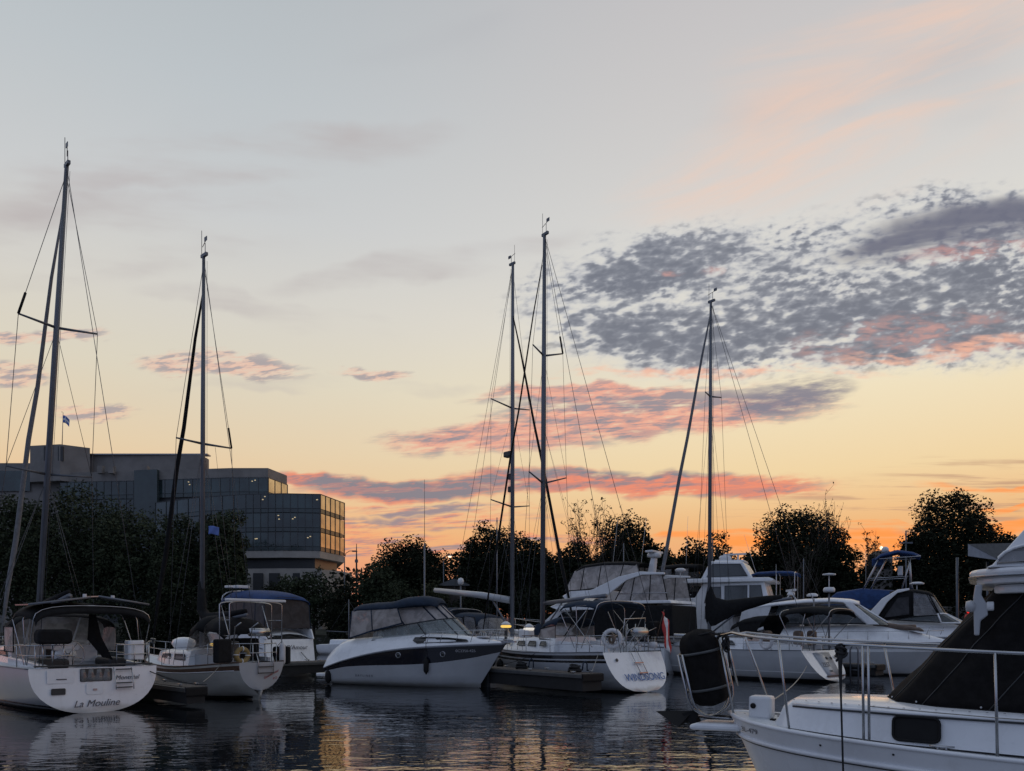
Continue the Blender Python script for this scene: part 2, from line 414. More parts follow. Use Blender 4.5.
# ------------------------------------------------------------------ setting: water, shore
w = MB(); w.poly([(-900, -60, 0), (900, -60, 0), (900, 1500, 0), (-900, 1500, 0)])
water = struct('water', w, 'navy')
m = bpy.data.materials.new('basin_water'); m.use_nodes = True; t = m.node_tree; E.nt = t
b = t.nodes['Principled BSDF']; b.inputs['Base Color'].default_value = (.004, .006, .008, 1)
b.inputs['Roughness'].default_value = .012; b.inputs['IOR'].default_value = 3.1; b.inputs['Specular IOR Level'].default_value = .5
tcn = t.nodes.new('ShaderNodeTexCoord'); o = E(tcn.outputs['Object'])
mp = t.nodes.new('ShaderNodeMapping'); t.links.new(o.s, mp.inputs[0]); mp.inputs['Scale'].default_value = (.55, 1, 1)
mp.inputs['Rotation'].default_value = (0, 0, .12); ov = E(mp.outputs[0])
ruf = enoise(o, .07, 2, .5).ss(.35, .65)*.7 + .55
h = enoise(ov, 4.2, 2.5, .5, .25)*.030 + enoise(ov, 1.3, 2, .5, .2)*.075 + enoise(ov, .22, 2, .5)*.12
bn = t.nodes.new('ShaderNodeBump'); bn.inputs['Strength'].default_value = 1; bn.inputs['Distance'].default_value = .30
h = h*ruf
t.links.new(h.s, bn.inputs['Height']); t.links.new(bn.outputs[0], b.inputs['Normal'])
water.data.materials.clear(); water.data.materials.append(m)

def landz(x, y):
    t = max(0., min(1., (y-116)/4.0)); q = max(0., min(1., (y-120)/60))
    return -1.2 + 2.6*t + 3.2*q + noise.noise(Vector((x*.09, y*.12, 0)))*.8*t
g = MB(); xs = [-420+i*7 for i in range(121)]; ys = [115+i*.9 for i in range(9)]+[124+i*6 for i in range(14)]+[220, 320, 600, 1400]
g.grid([[(x, y+noise.noise(Vector((x*.05, 0, 3)))*1.5, landz(x, y)) for x in xs] for y in ys])
struct('shore', g, 'soil')
# ------------------------------------------------------------------ office building beyond the basin
def P(px, Y): return Vector(((px-CX)/F*Y, Y, 0))
def zat(py, Y): return H+(CY-py)/F*Y
bld = thing('office_building', 'long stepped office building with dark glass bands and a sunset-gold glazed end', 'building', (-60, 160, 1.5))
BM = Matrix.Translation((60, -160, -1.5))
def bpart(name, mb, m, parent=None, **k):
    mb.v = [tuple(BM @ Vector(p)) for p in mb.v]
    return mb.build(name, m, parent or bld, **k)
def footprint(mb, pts, z0, z1):
    n = len(pts); lo = [(p[0], p[1], z0) for p in pts]; hi = [(p[0], p[1], z1) for p in pts]
    mb.add(lo+hi, [tuple(range(n)), tuple(range(n, 2*n))]+[(i, (i+1) % n, n+(i+1) % n, n+i) for i in range(n)])
def offs(pts, d):      # shrink a convex footprint by pushing each vertex towards the centre line
    c = sum((Vector(p) for p in pts), Vector())/len(pts)
    return [Vector(p)+(c-Vector(p)).normalized()*d for p in pts]
front = [P(320, 150), P(344, 160.5), P(330, 196), P(150, 196), P(156, 160), P(200, 153.5), P(246, 150), P(283, 149.3)]
zb, zt = zat(551, 150), zat(494, 150)
f1 = (zt-zb)/3
c = MB(); footprint(c, offs(front, .5), zb, zt-.3); bpart('core', c, 'plastic_dark')
s = MB()
footprint(s, front, zt-.55, zt); footprint(s, front, zb-1.35, zb)
bpart('wall', s, 'concrete')
s = MB(); footprint(s, offs(front, 1.6), zb-3.4, zb-1.35); bpart('recess', s, 'plastic_dark')
s = MB(); footprint(s, offs(front, 1.2), 2.0, zb-3.4)
footprint(s, [P(322, 146), P(340, 150), P(352, 156), P(352, 166), P(300, 166), P(300, 146)], 2.0, zat(571, 150)); bpart('podium_wall', s, 'concrete')
s = MB()
for a, b in ((252, 262), (268, 279), (292, 312)):
    p, q = P(a, 149.6), P(b, 149.6)
    s = MB(); s.box(((p.x+q.x)/2, 150.3, (zat(573, 150)+zat(591, 150))/2), (q.x-p.x, .3, zat(573, 150)-zat(591, 150))); bpart('opening', s, 'plastic_dark')
cnt = [0]
def bays(a, b, n, floors, z0, fh, glass, lit=(), fr=None):
    d = (b-a)/n; nrm = Vector((d.y, -d.x, 0)).normalized(); ang = math.atan2(d.y, d.x); RM = Matrix.Rotation(ang, 3, 'Z')
    for fl in range(floors):
        for i in range(n):
            c0 = a+d*(i+.5); w = d.length
            mb = MB(); mb.box((c0.x+nrm.x*.05, c0.y+nrm.y*.05, z0+fl*fh+fh*.60), (w-.10, .10, fh*.74), RM)
            win = bpart('window', mb, glass); cnt[0] += 1
            if (fl, i) in lit:
                for k in range(2):
                    lb = MB(); lb.rbox((c0.x+nrm.x*.13+d.x*R.uniform(-.2, .3), c0.y+nrm.y*.13+d.y*R.uniform(-.2, .3), z0+fl*fh+fh*R.uniform(.62, .85)), (.30, .05, .18), .05, RM, axis=1)
                    bpart('ceiling_lamp', lb, 'office_light', win)
    mb = MB()
    for fl in range(floors):
        cc = (a+b)/2; mb.box((cc.x, cc.y, z0+fl*fh+fh*.11), ((b-a).length, .14, fh*.2), RM)
    bpart('spandrel', mb, 'facade_spandrel')
    if fr is not None:
        fr = MB()
        for i in range(n+1):
            fr.box(tuple((a+d*i)+nrm*.14+Vector((0, 0, z0+floors*fh/2))), (.09, .12, floors*fh), RM)
        fr.box(tuple((a+b)/2+nrm*.14+Vector((0, 0, z0+floors*fh-.06))), ((b-a).length, .12, .12), RM); bpart('mullion_frame', fr, 'frame_grey')
mull = MB()
bays(front[4], front[5], 4, 3, zb, f1, 'facade_glass', (), mull)
bays(front[5], front[6], 4, 3, zb, f1, 'facade_glass', ((1, 3),), mull)
bays(front[6], front[7], 5, 3, zb, f1, 'facade_glass', ((0, 1), (1, 4), (2, 2)), mull)
bays(front[7], front[0], 5, 3, zb, f1, 'facade_glass', ((1, 1), (2, 4), (0, 3)), mull)
bays(front[0], front[1], 5, 3, zb, f1, 'facade_gold', (), mull)
main = [P(268, 163), P(287, 171), P(280, 205), P(60, 205), P(60, 168), P(134, 166.5), P(156, 165.5), P(230, 163)]
mt, mg1 = zat(468, 163), zat(477.5, 163); mb0 = zat(496, 163)
c = MB(); footprint(c, offs(main, .5), 3, mt-.4); bpart('core', c, 'plastic_dark')
s = MB(); footprint(s, main, mg1, mt); bpart('wall', s, 'dark_concrete')
fh = (mg1-mb0)
bays(main[4], main[5], 10, 2, mb0-fh, fh, 'facade_glass', (), mull)
bays(main[6], main[7], 8, 1, mb0, fh, 'facade_glass', ((0, 3),), mull)
bays(main[7], main[0], 4, 1, mb0, fh, 'facade_glass', ((0, 2),), mull)
bays(main[0], main[1], 3, 1, mb0, fh, 'facade_gold', (), mull)
s = MB(); a, b = P(134, 165.3), P(157, 164.3)
footprint(s, [a, b, b+Vector((0, 2, 0)), a+Vector((0, 2, 0))], 6, zat(470, 165)); bay = bpart('stair_bay', s, 'facade_spandrel')
s = MB(); footprint(s, [P(75, 172), P(200, 171), P(209, 176), P(205, 200), P(75, 200)], mt-1, zat(455.5, 172)); bpart('upper_storey', s, 'dark_concrete')
s = MB(); s.box((P(207, 172).x-14, 172.0, zat(455.5, 172)+.1), (29, 2, .25)); bpart('cornice', s, 'metal_roof')
s = MB(); footprint(s, [P(30, 168), P(60, 166.5), P(90, 170), P(90, 195), P(30, 195)], mt-2, zat(448, 170)); bpart('penthouse', s, 'dark_concrete')
for px in (47, 61):
    s = MB(); p = P(px, 167.0-.2); s.box((p.x, p.y, zat(455, 168)), (1.1, .5, 3.2)); bpart('vent', s, 'plastic_dark')
s = MB(); footprint(s, [P(-120, 170), P(63, 170), P(63, 200), P(-120, 200)], 3, zat(465, 172)); bpart('low_wing', s, 'dark_concrete')
s = MB(); footprint(s, [P(-120, 169.6), P(30, 169.6), P(30, 170.2), P(-120, 170.2)], zat(493, 172), zat(473, 172)); bpart('window_band', s, 'facade_glass')
for px in (101, 112, 146):
    p = P(px, 166); s = MB(); s.rbox((p.x, p.y, zat(470, 166)), (1.2, 1.2, 1.6), .2); bpart('roof_plant', s, 'dark_concrete')
fp = thing('flagpole', 'thin flagpole on the roof of the office building', 'flagpole', tuple(at(62, 448, 171)))
s = MB(); s.tube([(0, 0, -.3), (.25, 0, 8)], [.09, .05]); s.build('pole', 'dark_alu', fp)
s = MB(); s.lathe([(0, 8.2), (.14, 8.1), (0, 8)], n=8); s.build('finial', 'dark_alu', fp)
def flag(name, label, loc, w, h, mats, split, ang=0., droop=.3, cat='flag'):
    rows = []; n, k = 10, 8
    for i in range(n+1):
        a = i/n; rows.append([(a*w*math.cos(ang), a*w*math.sin(ang)+.06*w*math.sin(a*7+j*.5), -j/k*h-droop*a*a*h+.05*h*math.sin(a*5)) for j in range(k+1)])
    mb = MB(); mb.grid(rows, mfun=split); o = mb.build(name, mats, solid=.006)
    o.location = loc; return tag(o, label, cat)
flag('flag', 'small blue and white flag on the office building roof pole', tuple(at(63, 415.5, 171)+Vector((0, -.1, 0))), 1.5, 1.7, ['flag_blue', 'flag_white'], lambda i, j: 1 if (i in (4,) or j in (3, 4)) else 0, droop=.5)

# ------------------------------------------------------------------ trees and bushes
def leafy(mb, c, rad, n, size, rnd):
    for _ in range(n):
        d = Vector((rnd.gauss(0, 1), rnd.gauss(0, 1), rnd.gauss(0, .85)))
        d = d.normalized()*(rnd.random()**.45)
        p = Vector((c[0]+d.x*rad[0], c[1]+d.y*rad[1], c[2]+d.z*rad[2]))
        a = Vector((rnd.uniform(-1, 1), rnd.uniform(-1, 1), rnd.uniform(-.7, .7))).normalized()
        b = a.orthogonal().normalized(); b = Matrix.Rotation(rnd.uniform(0, 6.28), 3, a) @ b
        s = size*rnd.uniform(.6, 1.35)
        mb.v += [tuple(p-a*s), tuple(p+b*s*.5), tuple(p+a*s), tuple(p-b*s*.5)]
        o = len(mb.v)-4; mb.f.append((o, o+1, o+2, o+3)); mb.k.append(mb.mi); mb.sm.append(False)
def tree(px, ytop, hw, Y, label, leaf='leaf_dark', nclump=34, n=330, size=.235, name='tree', cat='tree', low=.16, ragged=.42, seed=0, flat=1.0, group='trees along the far shore', top=.62):
    rnd = random.Random(seed*97+int(px))
    base = landz(P(px, Y).x, Y)-.2; zt = zat(ytop, Y); hgt = zt-base; w = hw*1.22/F*Y
    t = thing(name, label, cat, (P(px, Y).x, Y, base), group=group)
    cz0, cz1 = hgt*low, hgt*1.03; cm = lin(cz0, cz1, .5); rz = (cz1-cz0)/2
    cr = MB(); tips = []
    leafy(cr, (0, 0, cm-.06*rz), (w*.82, w*.82, rz*.86), int(n*nclump*.62), size*1.45, rnd)
    for i in range(nclump):
        a = i*2.399+rnd.uniform(-.3, .3); hz = 1-2*(i+.5)/nclump
        rr = math.sqrt(max(0, 1-hz*hz)) if hz > 0 else math.sqrt(max(0, 1-.35*hz*hz))*flat
        k = rnd.uniform(1-ragged, 1.0)*.88
        c = (w*rr*k*math.cos(a), w*rr*k*math.sin(a), cm+rz*hz*k)
        q = rnd.uniform(.15, .36)
        leafy(cr, c, (w*q*1.15, w*q*1.15, min(w, rz)*q), int(n*(q/.28)**2*.8), size, rnd); tips.append(c)
    cr.build('crown', leaf, t, recalc=False)
    tr = MB(); r0 = .012*hgt+.14
    tr.tube([(0, 0, 0), (.02*w, 0, hgt*low), (.06*w, .03*w, hgt*.5), (.02*w, 0, hgt*.8)], [r0*1.3, r0, r0*.6, r0*.2], 7)
    for c in tips[::4]:
        z0 = hgt*rnd.uniform(low*.8, .5); v0 = Vector((.03*w, 0, z0)); v1 = Vector(c)
        tr.tube([v0, v0.lerp(v1, .5)+Vector((0, 0, .06*hgt)), v1], [r0*.4, r0*.22, r0*.07], 5)
    tr.build('trunk', 'bark', t)
    return t
def sapling(px, ytop, hw, Y, label, leaves=500, stems=16, seed=1, leaf='leaf_dark', group='thin half-bare trees on the far shore'):
    rnd = random.Random(seed*31+int(px)); base = landz(P(px, Y).x, Y)-.2; hgt = zat(ytop, Y)-base; w = hw/F*Y
    t = thing('sapling', label, 'tree', (P(px, Y).x, Y, base), group=group)
    tr = MB(); cr = MB()
    tr.tube([(0, 0, 0), (.1, 0, hgt*.4), (0, 0, hgt*.7)], [.2, .14, .06], 6)
    for i in range(stems):
        z0 = hgt*rnd.uniform(.3, .65); a = rnd.uniform(0, 6.28); k = rnd.uniform(.4, 1); zt = hgt*rnd.uniform(.66, 1.0)
        p0 = Vector((.05, 0, z0)); p2 = Vector((w*k*math.cos(a), w*k*math.sin(a), max(zt, z0+hgt*.2))); p1 = p0.lerp(p2, .5)+Vector((w*.15*math.cos(a), 0, -hgt*.03))
        tr.tube([p0, p1, p2], [.055, .036, .018], 5)
        for j in range(9):
            f = rnd.uniform(.2, 1); q = p0.lerp(p1, f*2) if f < .5 else p1.lerp(p2, f*2-1)
            e = q+Vector((rnd.uniform(-.38, .38)*w, rnd.uniform(-.3, .3)*w, rnd.uniform(.03, .12)*hgt)); tr.tube([q, e], [.026, .014], 4)
            leafy(cr, e, (w*.12, w*.12, w*.10), leaves//(stems*9)+1, .2, rnd)
    tr.build('trunk', 'bark', t); cr.build('crown', leaf, t, recalc=False)
# left-hand belt in front of the office building
tree(14, 484, 34, 122, 'dense dark tree at the left edge, in front of the low office wing', leaf='leaf_mid', seed=1, low=.05, group=None)
tree(72, 480, 46, 124, 'broad dark tree in front of the office penthouse', leaf='leaf_mid', seed=2, low=.05, nclump=42, group=None)
tree(128, 500, 38, 122, 'dark round tree left of the second mast, before the glass stair bay', seed=3, leaf='leaf_mid', low=.05, group=None)
tree(176, 512, 26, 120, 'smaller dark tree right behind the black furled headsail', leaf='leaf_mid', seed=4, low=.05, group=None)
tree(222, 502, 24, 121, 'tall narrow green tree before the left end of the stepped glass block', seed=5, leaf='leaf_mid', low=.04, nclump=40, group=None)
for i, (px, yt, hw, Y, lf, lb) in enumerate((
    (266, 582, 20, 117, 'leaf_dark', 'low dark bush left of the podium wall under the glass block'), (291, 570, 19, 119, 'leaf_mid', 'low green bush under the corner of the glass block'),
    (313, 564, 20, 121, 'leaf_mid', 'taller green bush in front of the podium wall'), (342, 582, 17, 117, 'leaf_dark', 'low dark bush below the curved street lamp'),
    (200, 590, 26, 117, 'leaf_dark', 'low bush behind the second yacht mast foot'), (150, 598, 30, 117, 'leaf_dark', 'low bush between the two left-hand yachts'),
    (432, 574, 18, 118, 'leaf_olive', 'olive round bush in front of the round dark tree'), (396, 575, 22, 117, 'leaf_mid', 'green bush behind the navy cruiser canopy'),
    (470, 590, 24, 117, 'leaf_dark', 'low bush behind the silver boom'), (858, 566, 18, 119, 'leaf_dark', 'low bush left of the small lit white shed'),
    (600, 585, 30, 117, 'leaf_dark', 'low bush behind the flybridge canvas'), (690, 570, 26, 118, 'leaf_dark', 'low bush behind the right-hand mast'),
    (1010, 575, 30, 120, 'leaf_dark', 'low bush under the angular roof'), (760, 578, 28, 117, 'leaf_dark', 'low bush left of the big rounded tree'),
    (535, 583, 24, 117, 'leaf_dark', 'low bush between the two tall middle masts'))):
    tree(px, yt, hw, Y, lb, leaf=lf, nclump=18, n=230, size=.19, name='bush', cat='bush', low=.02, seed=20+i, group='bushes along the shore')
tree(374, 556, 20, 119, 'loose open green tree right of the utility pole', leaf='leaf_mid', seed=6, nclump=22, n=110, ragged=.5, low=.1)
tree(413, 539, 33, 126, 'round dark maple left of the lit street lamp', seed=7, low=.1, nclump=40, n=380, ragged=.2)
tree(386, 562, 22, 121, 'green tree overlapping the round dark maple', leaf='leaf_mid', seed=8, low=.05, nclump=24)
tree(490, 519, 32, 124, 'big dark tree behind the silver boom with a drooping left side', seed=9, low=.05, nclump=40, ragged=.5)
tree(467, 548, 13, 121, 'small drooping tree at the left of the big dark tree', seed=10, low=.05, nclump=16, n=100, ragged=.5)
tree(528, 530, 26, 123, 'dark tree between the two tall masts', seed=11, low=.05, ragged=.45, nclump=34)
tree(572, 541, 28, 121, 'lower dark tree right of the tallest mast', seed=12, low=.05, ragged=.45)
tree(630, 516, 31, 125, 'dark rounded tree above the flybridge canvas', seed=13, low=.05, nclump=42, ragged=.3)
tree(660, 536, 20, 122, 'narrow dark tree where the white furled sail crosses', seed=14, low=.05, ragged=.5, nclump=26)
tree(716, 524, 22, 124, 'open-crowned tree just right of the right-hand mast', seed=15, low=.08, ragged=.55, nclump=24, n=110)
tree(690, 528, 16, 126, 'open-crowned tree just left of the right-hand mast', seed=16, low=.08, ragged=.55, nclump=20, n=110)
tree(797, 502, 38, 125, 'big rounded dark tree in the middle of the right half', seed=17, low=.03, nclump=52, n=380, ragged=.2)
tree(752, 545, 14, 120, 'small dark tree left of the big rounded tree', seed=18, low=.05, nclump=18)
tree(833, 532, 22, 121, 'dark shoulder tree right of the big rounded tree', seed=19, low=.03, nclump=26)
tree(952, 481, 40, 116.5, 'tallest dark tree with a broad crown against the sunset, far right', seed=20, low=.03, nclump=60, n=380, ragged=.3, size=.22)
tree(912, 524, 14, 119, 'lower left arm tree beside the tallest dark tree', seed=21, low=.03, nclump=26)
tree(1000, 524, 22, 118, 'dark tree right of the tallest tree, above the angular roof', seed=22, low=.03, nclump=30)
tree(880, 545, 16, 122, 'small dark tree behind the blue canvas tower', seed=23, low=.03, nclump=18)
sapling(588, 498, 26, 120, 'thin half-bare tree with sparse leaves right of the tallest mast', leaves=700, stems=22)
sapling(827, 494, 24, 120, 'feathery bare tree on the right shoulder of the big rounded tree', leaves=120, stems=24)
sapling(866, 530, 18, 119, 'sparse small tree against the orange glow', leaves=600, stems=14)
sapling(800, 540, 24, 116, 'pale bare twiggy tree in front of the big rounded tree', leaves=60, stems=22)
sapling(612, 505, 18, 121, 'thin sparse tree leaning over the flybridge canvas', leaves=420, stems=14)

# ------------------------------------------------------------------ shore furniture
# far wood behind the shore trees
mb = MB(); rnd = random.Random(5)
for i in range(220):
    px = rnd.uniform(330, 1100); Y = rnd.uniform(136, 150); zt = zat((556 if 450 < px < 750 else 574)+9*noise.noise(Vector((px*.02, 0, 0)))+rnd.uniform(-4, 8), Y)
    x = P(px, Y).x; g0 = landz(x, Y)
    for q in range(3): leafy(mb, (x+rnd.uniform(-1, 1), Y, lin(g0, zt-1.6, q/2)), (2.8, 2, 2.2), 60, .5, rnd)
o = mb.build('far_wood', 'leaf_dark', recalc=False); tag(o, 'low dark wood filling the gaps behind the shore trees', 'wood'); o['kind'] = 'stuff'
def ground(px, Y): q = P(px, Y); return Vector((q.x, Y, landz(q.x, Y)-.1))
def street_lamp(px, ytop, ybase, Y, arm, lit, label):
    p = ground(px, Y); z1 = zat(ytop, Y); h = z1-p.z
    t = thing('street_lamp', label, 'street lamp', tuple(p))
    s = MB(); s.tube([(0, 0, 0), (0, 0, h*.93)], [.13, .09]); s.build('pole', 'dark_alu', t)
    s = MB(); s.tube([(0, 0, h*.92), (arm*.15, 0, h*.975), (arm*.5, 0, h*1.0), (arm, 0, h)], .06); s.build('arm', 'dark_alu', t)
    s = MB(); s.rbox((arm, 0, h-.03), (.9, .35, .22), .1, axis=1); hd = s.build('lamp_head', 'dark_alu', t)
    if lit:
        s = MB(); s.lathe([(0, h-.42), (.22, h-.36), (.28, h-.2), (0, h-.14)], Matrix.Translation((arm, 0, 0))); s.build('lamp_glass', 'lamp_glow', hd)
street_lamp(344.5, 551, 590, 128, 1.7, False, 'street lamp with a curved arm beside the gold end of the office building')
street_lamp(443.5, 555, 600, 120, 1.0, True, 'lit street lamp between the round maple and the big dark tree')
up = thing('utility_pole', 'slim utility pole with crossbars right of the office building', 'pole', tuple(ground(356.5, 127)))
s = MB(); s.tube([(0, 0, 0), (0, 0, 12.5), (0, 0, 15.3)], [.16, .14, .05]); s.build('pole', 'bark', up)
s = MB(); s.box((0, 0, 12.4), (.5, .3, .5)); s.box((0, 0, 10.2), (.35, .35, .9)); s.build('transformer', 'dark_alu', up)
ch = thing('cross_pole', 'dark pole with a cross arm standing before the tallest tree', 'pole', tuple(at(906, 646, 112)))
s = MB(); s.tube([(0, 0, 0), (0, 0, 17)], [.14, .10]); s.build('pole', 'dark_alu', ch)
s = MB(); s.box((0, 0, 15.2), (1.9, .25, .22)); s.build('cross_arm', 'dark_alu', ch)
sh = thing('shed', 'small pale shed with a bright lamp behind the blue tower boat', 'shed', tuple(ground(880, 121)))
s = MB(); s.prof([(-1.6, 0), (-1.6, 12.6), (-.6, 13.4), (1.0, 13.4), (1.6, 12.6), (1.6, 0)], 1.0); s.build('wall', 'dark_concrete', sh, bevel=.2)
s = MB(); s.lathe([(0, -.3), (.26, -.1), (.26, .1), (0, .3)], Matrix.Translation((-.4, -1.3, 13.7)), 10); s.build('lamp', 'lamp_glow', sh)
s = MB(); s.box((0, -1.03, 11.2), (1.8, .1, 1.6)); s.build('window', 'tint_glass', sh)
# angular canopy roof on the right
cp = thing('canopy', 'angular grey canopy roof sticking out right of the tallest tree', 'canopy', tuple(at(1000, 600, 95)))
s = MB(); a = [at(968, 544, 95), at(1014, 543, 90), at(1060, 560, 88), at(968, 556, 95), at(1000, 560.5, 93), at(1060, 566, 92)]
o = Vector(cp.location); up2 = [p-o for p in a]
back = [p+Vector((9, 9, .4)) for p in up2]
s.add(up2+back, [(0, 1, 4, 3), (1, 2, 5, 4), (0, 6, 7, 1), (1, 7, 8, 2), (3, 4, 10, 9), (4, 5, 11, 10), (6, 9, 10, 7), (7, 10, 11, 8), (0, 3, 9, 6), (2, 8, 11, 5)])
s.build('roof', 'metal_roof', cp)
for i in (3, 4):
    s = MB(); p = up2[i]+Vector((1, 4, 0)); s.tube([(p.x, p.y, p.z+.2), (p.x, p.y, -8)], .18); s.build('post', 'dark_alu', cp)
# low retaining wall on the right bank
rw = thing('retaining_wall', 'long low grey retaining wall on the right-hand bank', 'wall', tuple(at(990, 628, 114)))
s = MB(); s.box((6, 0, 0), (64, .8, 6)); s.build('wall', 'concrete', rw)
s = MB(); s.box((6, -.1, 3.1), (64.4, 1.2, .22)); s.build('coping', 'concrete', rw)
k = thing('kiosk', 'dark low hut with a pale roof below the lit street lamp', 'hut', tuple(ground(455, 120)))
s = MB(); s.box((0, 0, 4.2), (3.6, 3, 8.4)); s.build('wall', 'bark', k)
s = MB(); s.prof([(-2.4, 8.4), (0, 9.3), (2.4, 8.4), (2.4, 8.2), (-2.4, 8.2)], 2.2); s.build('roof', 'frame_grey', k)
s = MB(); s.box((.6, -1.56, 1.9), (1.2, .1, 2.6)); s.build('door', 'plastic_dark', k)
# scattered stones on the bank
st = MB()
for i in range(900):
    x = R.uniform(-95, 95); y = R.uniform(115.6, 119.5); q = R.uniform(.2, .55)
    M = Matrix.Rotation(R.uniform(0, 6), 3, 'Z') @ Matrix.Rotation(R.uniform(-.5, .5), 3, 'X')
    st.box((x, y, landz(x, y)+.1), (q*1.4, q, q*.8), M)
o = st.build('bank_stones', 'stone', bevel=.06); tag(o, 'grey riprap stones along the far water edge', 'stones'); o['kind'] = 'stuff'
# ------------------------------------------------------------------ hull builder
class Hull:
    """local frame: +x bow, +y port, z up, waterline z=0, stern at x=0"""
    def __init__(s, L, hb, sh, dep, bowov=.8, rake=0., exp=None, chine=None, sternpow=4, curl=3.5):
        s.L, s.hb, s.sh, s.dep = L, curve(hb), curve(sh), curve(dep)
        s.bowov, s.rake, s.exp, s.chine, s.sp, s.curl = bowov, rake, curve(exp or [(0, 2.2), (.5, 2.0), (1, 1.15)]), chine, sternpow, curl
    def pt(s, q, f, side=1):
        sh, d = s.sh(q), s.dep(q); z = f*sh if f >= 0 else f*d
        t = max(0., min(1., (z+d)/(sh+d)))
        if s.chine:
            cf, cw = s.chine; ct = (cf*sh+d)/(sh+d); cw2 = lin(cw, .30, max(0, (q-.55)/.45)**1.5)
            y = cw2*(t/ct)**.8 if t < ct else cw2+(1-cw2)*((t-ct)/(1-ct))**lin(.75, 1.25, q)
        else:
            e = s.exp(q); y = (1-(1-t)**e)**(1/e)
        tn = max(0, z/sh) if f >= 0 else f*.35
        x = q*s.L - s.bowov*(1-tn)*q**s.curl + s.rake*tn*(1-q)**s.sp
        return Vector((x, side*s.hb(q)*y, z))
    def at(s, x, f, side=1):
        lo, hi = 0., 1.
        for _ in range(24):
            m = (lo+hi)/2
            if s.pt(m, f).x < x: lo = m
            else: hi = m
        return s.pt((lo+hi)/2, f, side)
    def at_z(s, x, z, side=1):
        f = 0.5
        for _ in range(8):
            p = s.at(x, f, side); f = max(0, min(1, z/s.sh(min(1, max(0, p.x/s.L)))))
        return s.at(x, f, side)
    def sheer(s, x, side=1, inset=0., dz=0.):
        p = s.at(x, 1., side); return Vector((p.x, p.y-side*inset, p.z+dz))
    def build(s, root, rows, mats, transom_mat, n=36, band=None, name='hull'):
        """rows: list of (f, material index of the strip above)"""
        mb = MB(); qs = [i/n for i in range(n+1)]
        for side in (1, -1):
            g = []
            for f, k in rows:
                g.append([s.pt(q, f(q) if callable(f) else f, side) for q in qs])
            mb.grid(g, mfun=lambda i, j: rows[i][1])
        h = mb.build(name, mats, root)
        tm = MB(); m = 6
        fr = [r[0](0) if callable(r[0]) else r[0] for r in rows if (r[0](0) if callable(r[0]) else r[0]) >= -.99]
        fs = sorted(set([-1+.0001]+fr+[i/8 for i in range(9)]))
        g = []
        for f in fs:
            p = s.pt(0, f); g.append([(p.x+.0-.04*(1-(k/m*2-1)**2), p.y*(1-2*k/m), p.z) for k in range(m+1)])
        tm.grid(g); t = tm.build('transom', transom_mat, root)
        return h, t
    def deck(s, root, q0, q1, m='deck_white', camber=.08, dz=-.03, inset=.05, hole=None, n=30, name='deck'):
        """hole = (q0,q1,halfwidth) leaves an open cockpit"""
        mb = MB(); qs = [q0+(q1-q0)*i/n for i in range(n+1)]; rows = []
        for q in qs:
            p = s.pt(q, 1.); hy = max(.002, p.y-inset)
            w = min(hole[2], hy*.8) if hole else hy*.5
            rows.append([(p.x, y, p.z+dz+camber*(1-(y/hy)**2)) for y in (hy, (hy+w)/2, w, 0, -w, -(hy+w)/2, -hy)])
        o = len(mb.v); mb.v += [p for r in rows for p in r]
        for i in range(n):
            for j in range(6):
                if hole and hole[0] <= qs[i] and qs[i+1] <= hole[1]+1e-6 and j in (2, 3): continue
                mb.f.append((o+i*7+j, o+i*7+j+1, o+(i+1)*7+j+1, o+(i+1)*7+j)); mb.k.append(0); mb.sm.append(True)
        return mb.build(name, m, root)
    def rail(s, root, q0, q1, r, m, f=1., out=0., dz=0., n=40, name='rub_rail', both=True, sq=None):
        for side in ((1, -1) if both else (1,)):
            mb = MB(); pts = []
            for i in range(n+1):
                p = s.pt(lin(q0, q1, i/n), f, side); pts.append((p.x, p.y+side*out, p.z+dz))
            mb.tube(pts, r, 6); mb.build(name, m, root)

def pt_part(root, name, m, pts, r, n=6, **k):
    mb = MB(); mb.tube(pts, r, n); return mb.build(name, m, root, **k)
def wires(root, segs, r=.011, name='shroud', m='wire'):
    for a in segs: pt_part(root, name, m, a, r, 4)
def stanchions(root, H_, xs, hgt, side, inset=.07, mat_='steel', wires_=2, name='stanchion', r=.014, fore=None, aft=None):
    tops = []
    for x in xs:
        p = H_.sheer(x, side, inset); pt_part(root, name, mat_, [p, p+Vector((0, 0, hgt))], r); tops.append(p+Vector((0, 0, hgt)))
    if aft: tops = [Vector(aft)]+tops
    if fore: tops = tops+[Vector(fore)]
    for k in range(wires_):
        dz = -k*hgt*.48
        pt_part(root, 'lifeline', 'steel', [p+Vector((0, 0, dz)) for p in tops], .007, 4)
def pulpit(root, H_, x0, x1, hgt, inset=.06, name='pulpit', mid=True, r=.016):
    for dz in ((hgt, hgt*.5) if mid else (hgt,)):
        mb = MB(); pts = []
        for side in (1, -1):
            a = []
            for i in range(7):
                x = lin(x0, x1, i/6); p = H_.sheer(x, side, inset); a.append(Vector((p.x, p.y if abs(p.y) > .1 else side*.1, p.z+dz)))
            pts += a if side == 1 else a[::-1]
        mb.tube(pts, r, 6); mb.build(name, 'steel', root)
    for side in (1, -1):
        for x in (x0, lin(x0, x1, .55), x1):
            p = H_.sheer(x, side, inset); p.y = p.y if abs(p.y) > .1 else side*.1
            pt_part(root, 'pulpit_leg', 'steel', [p, p+Vector((0, 0, hgt))], r)
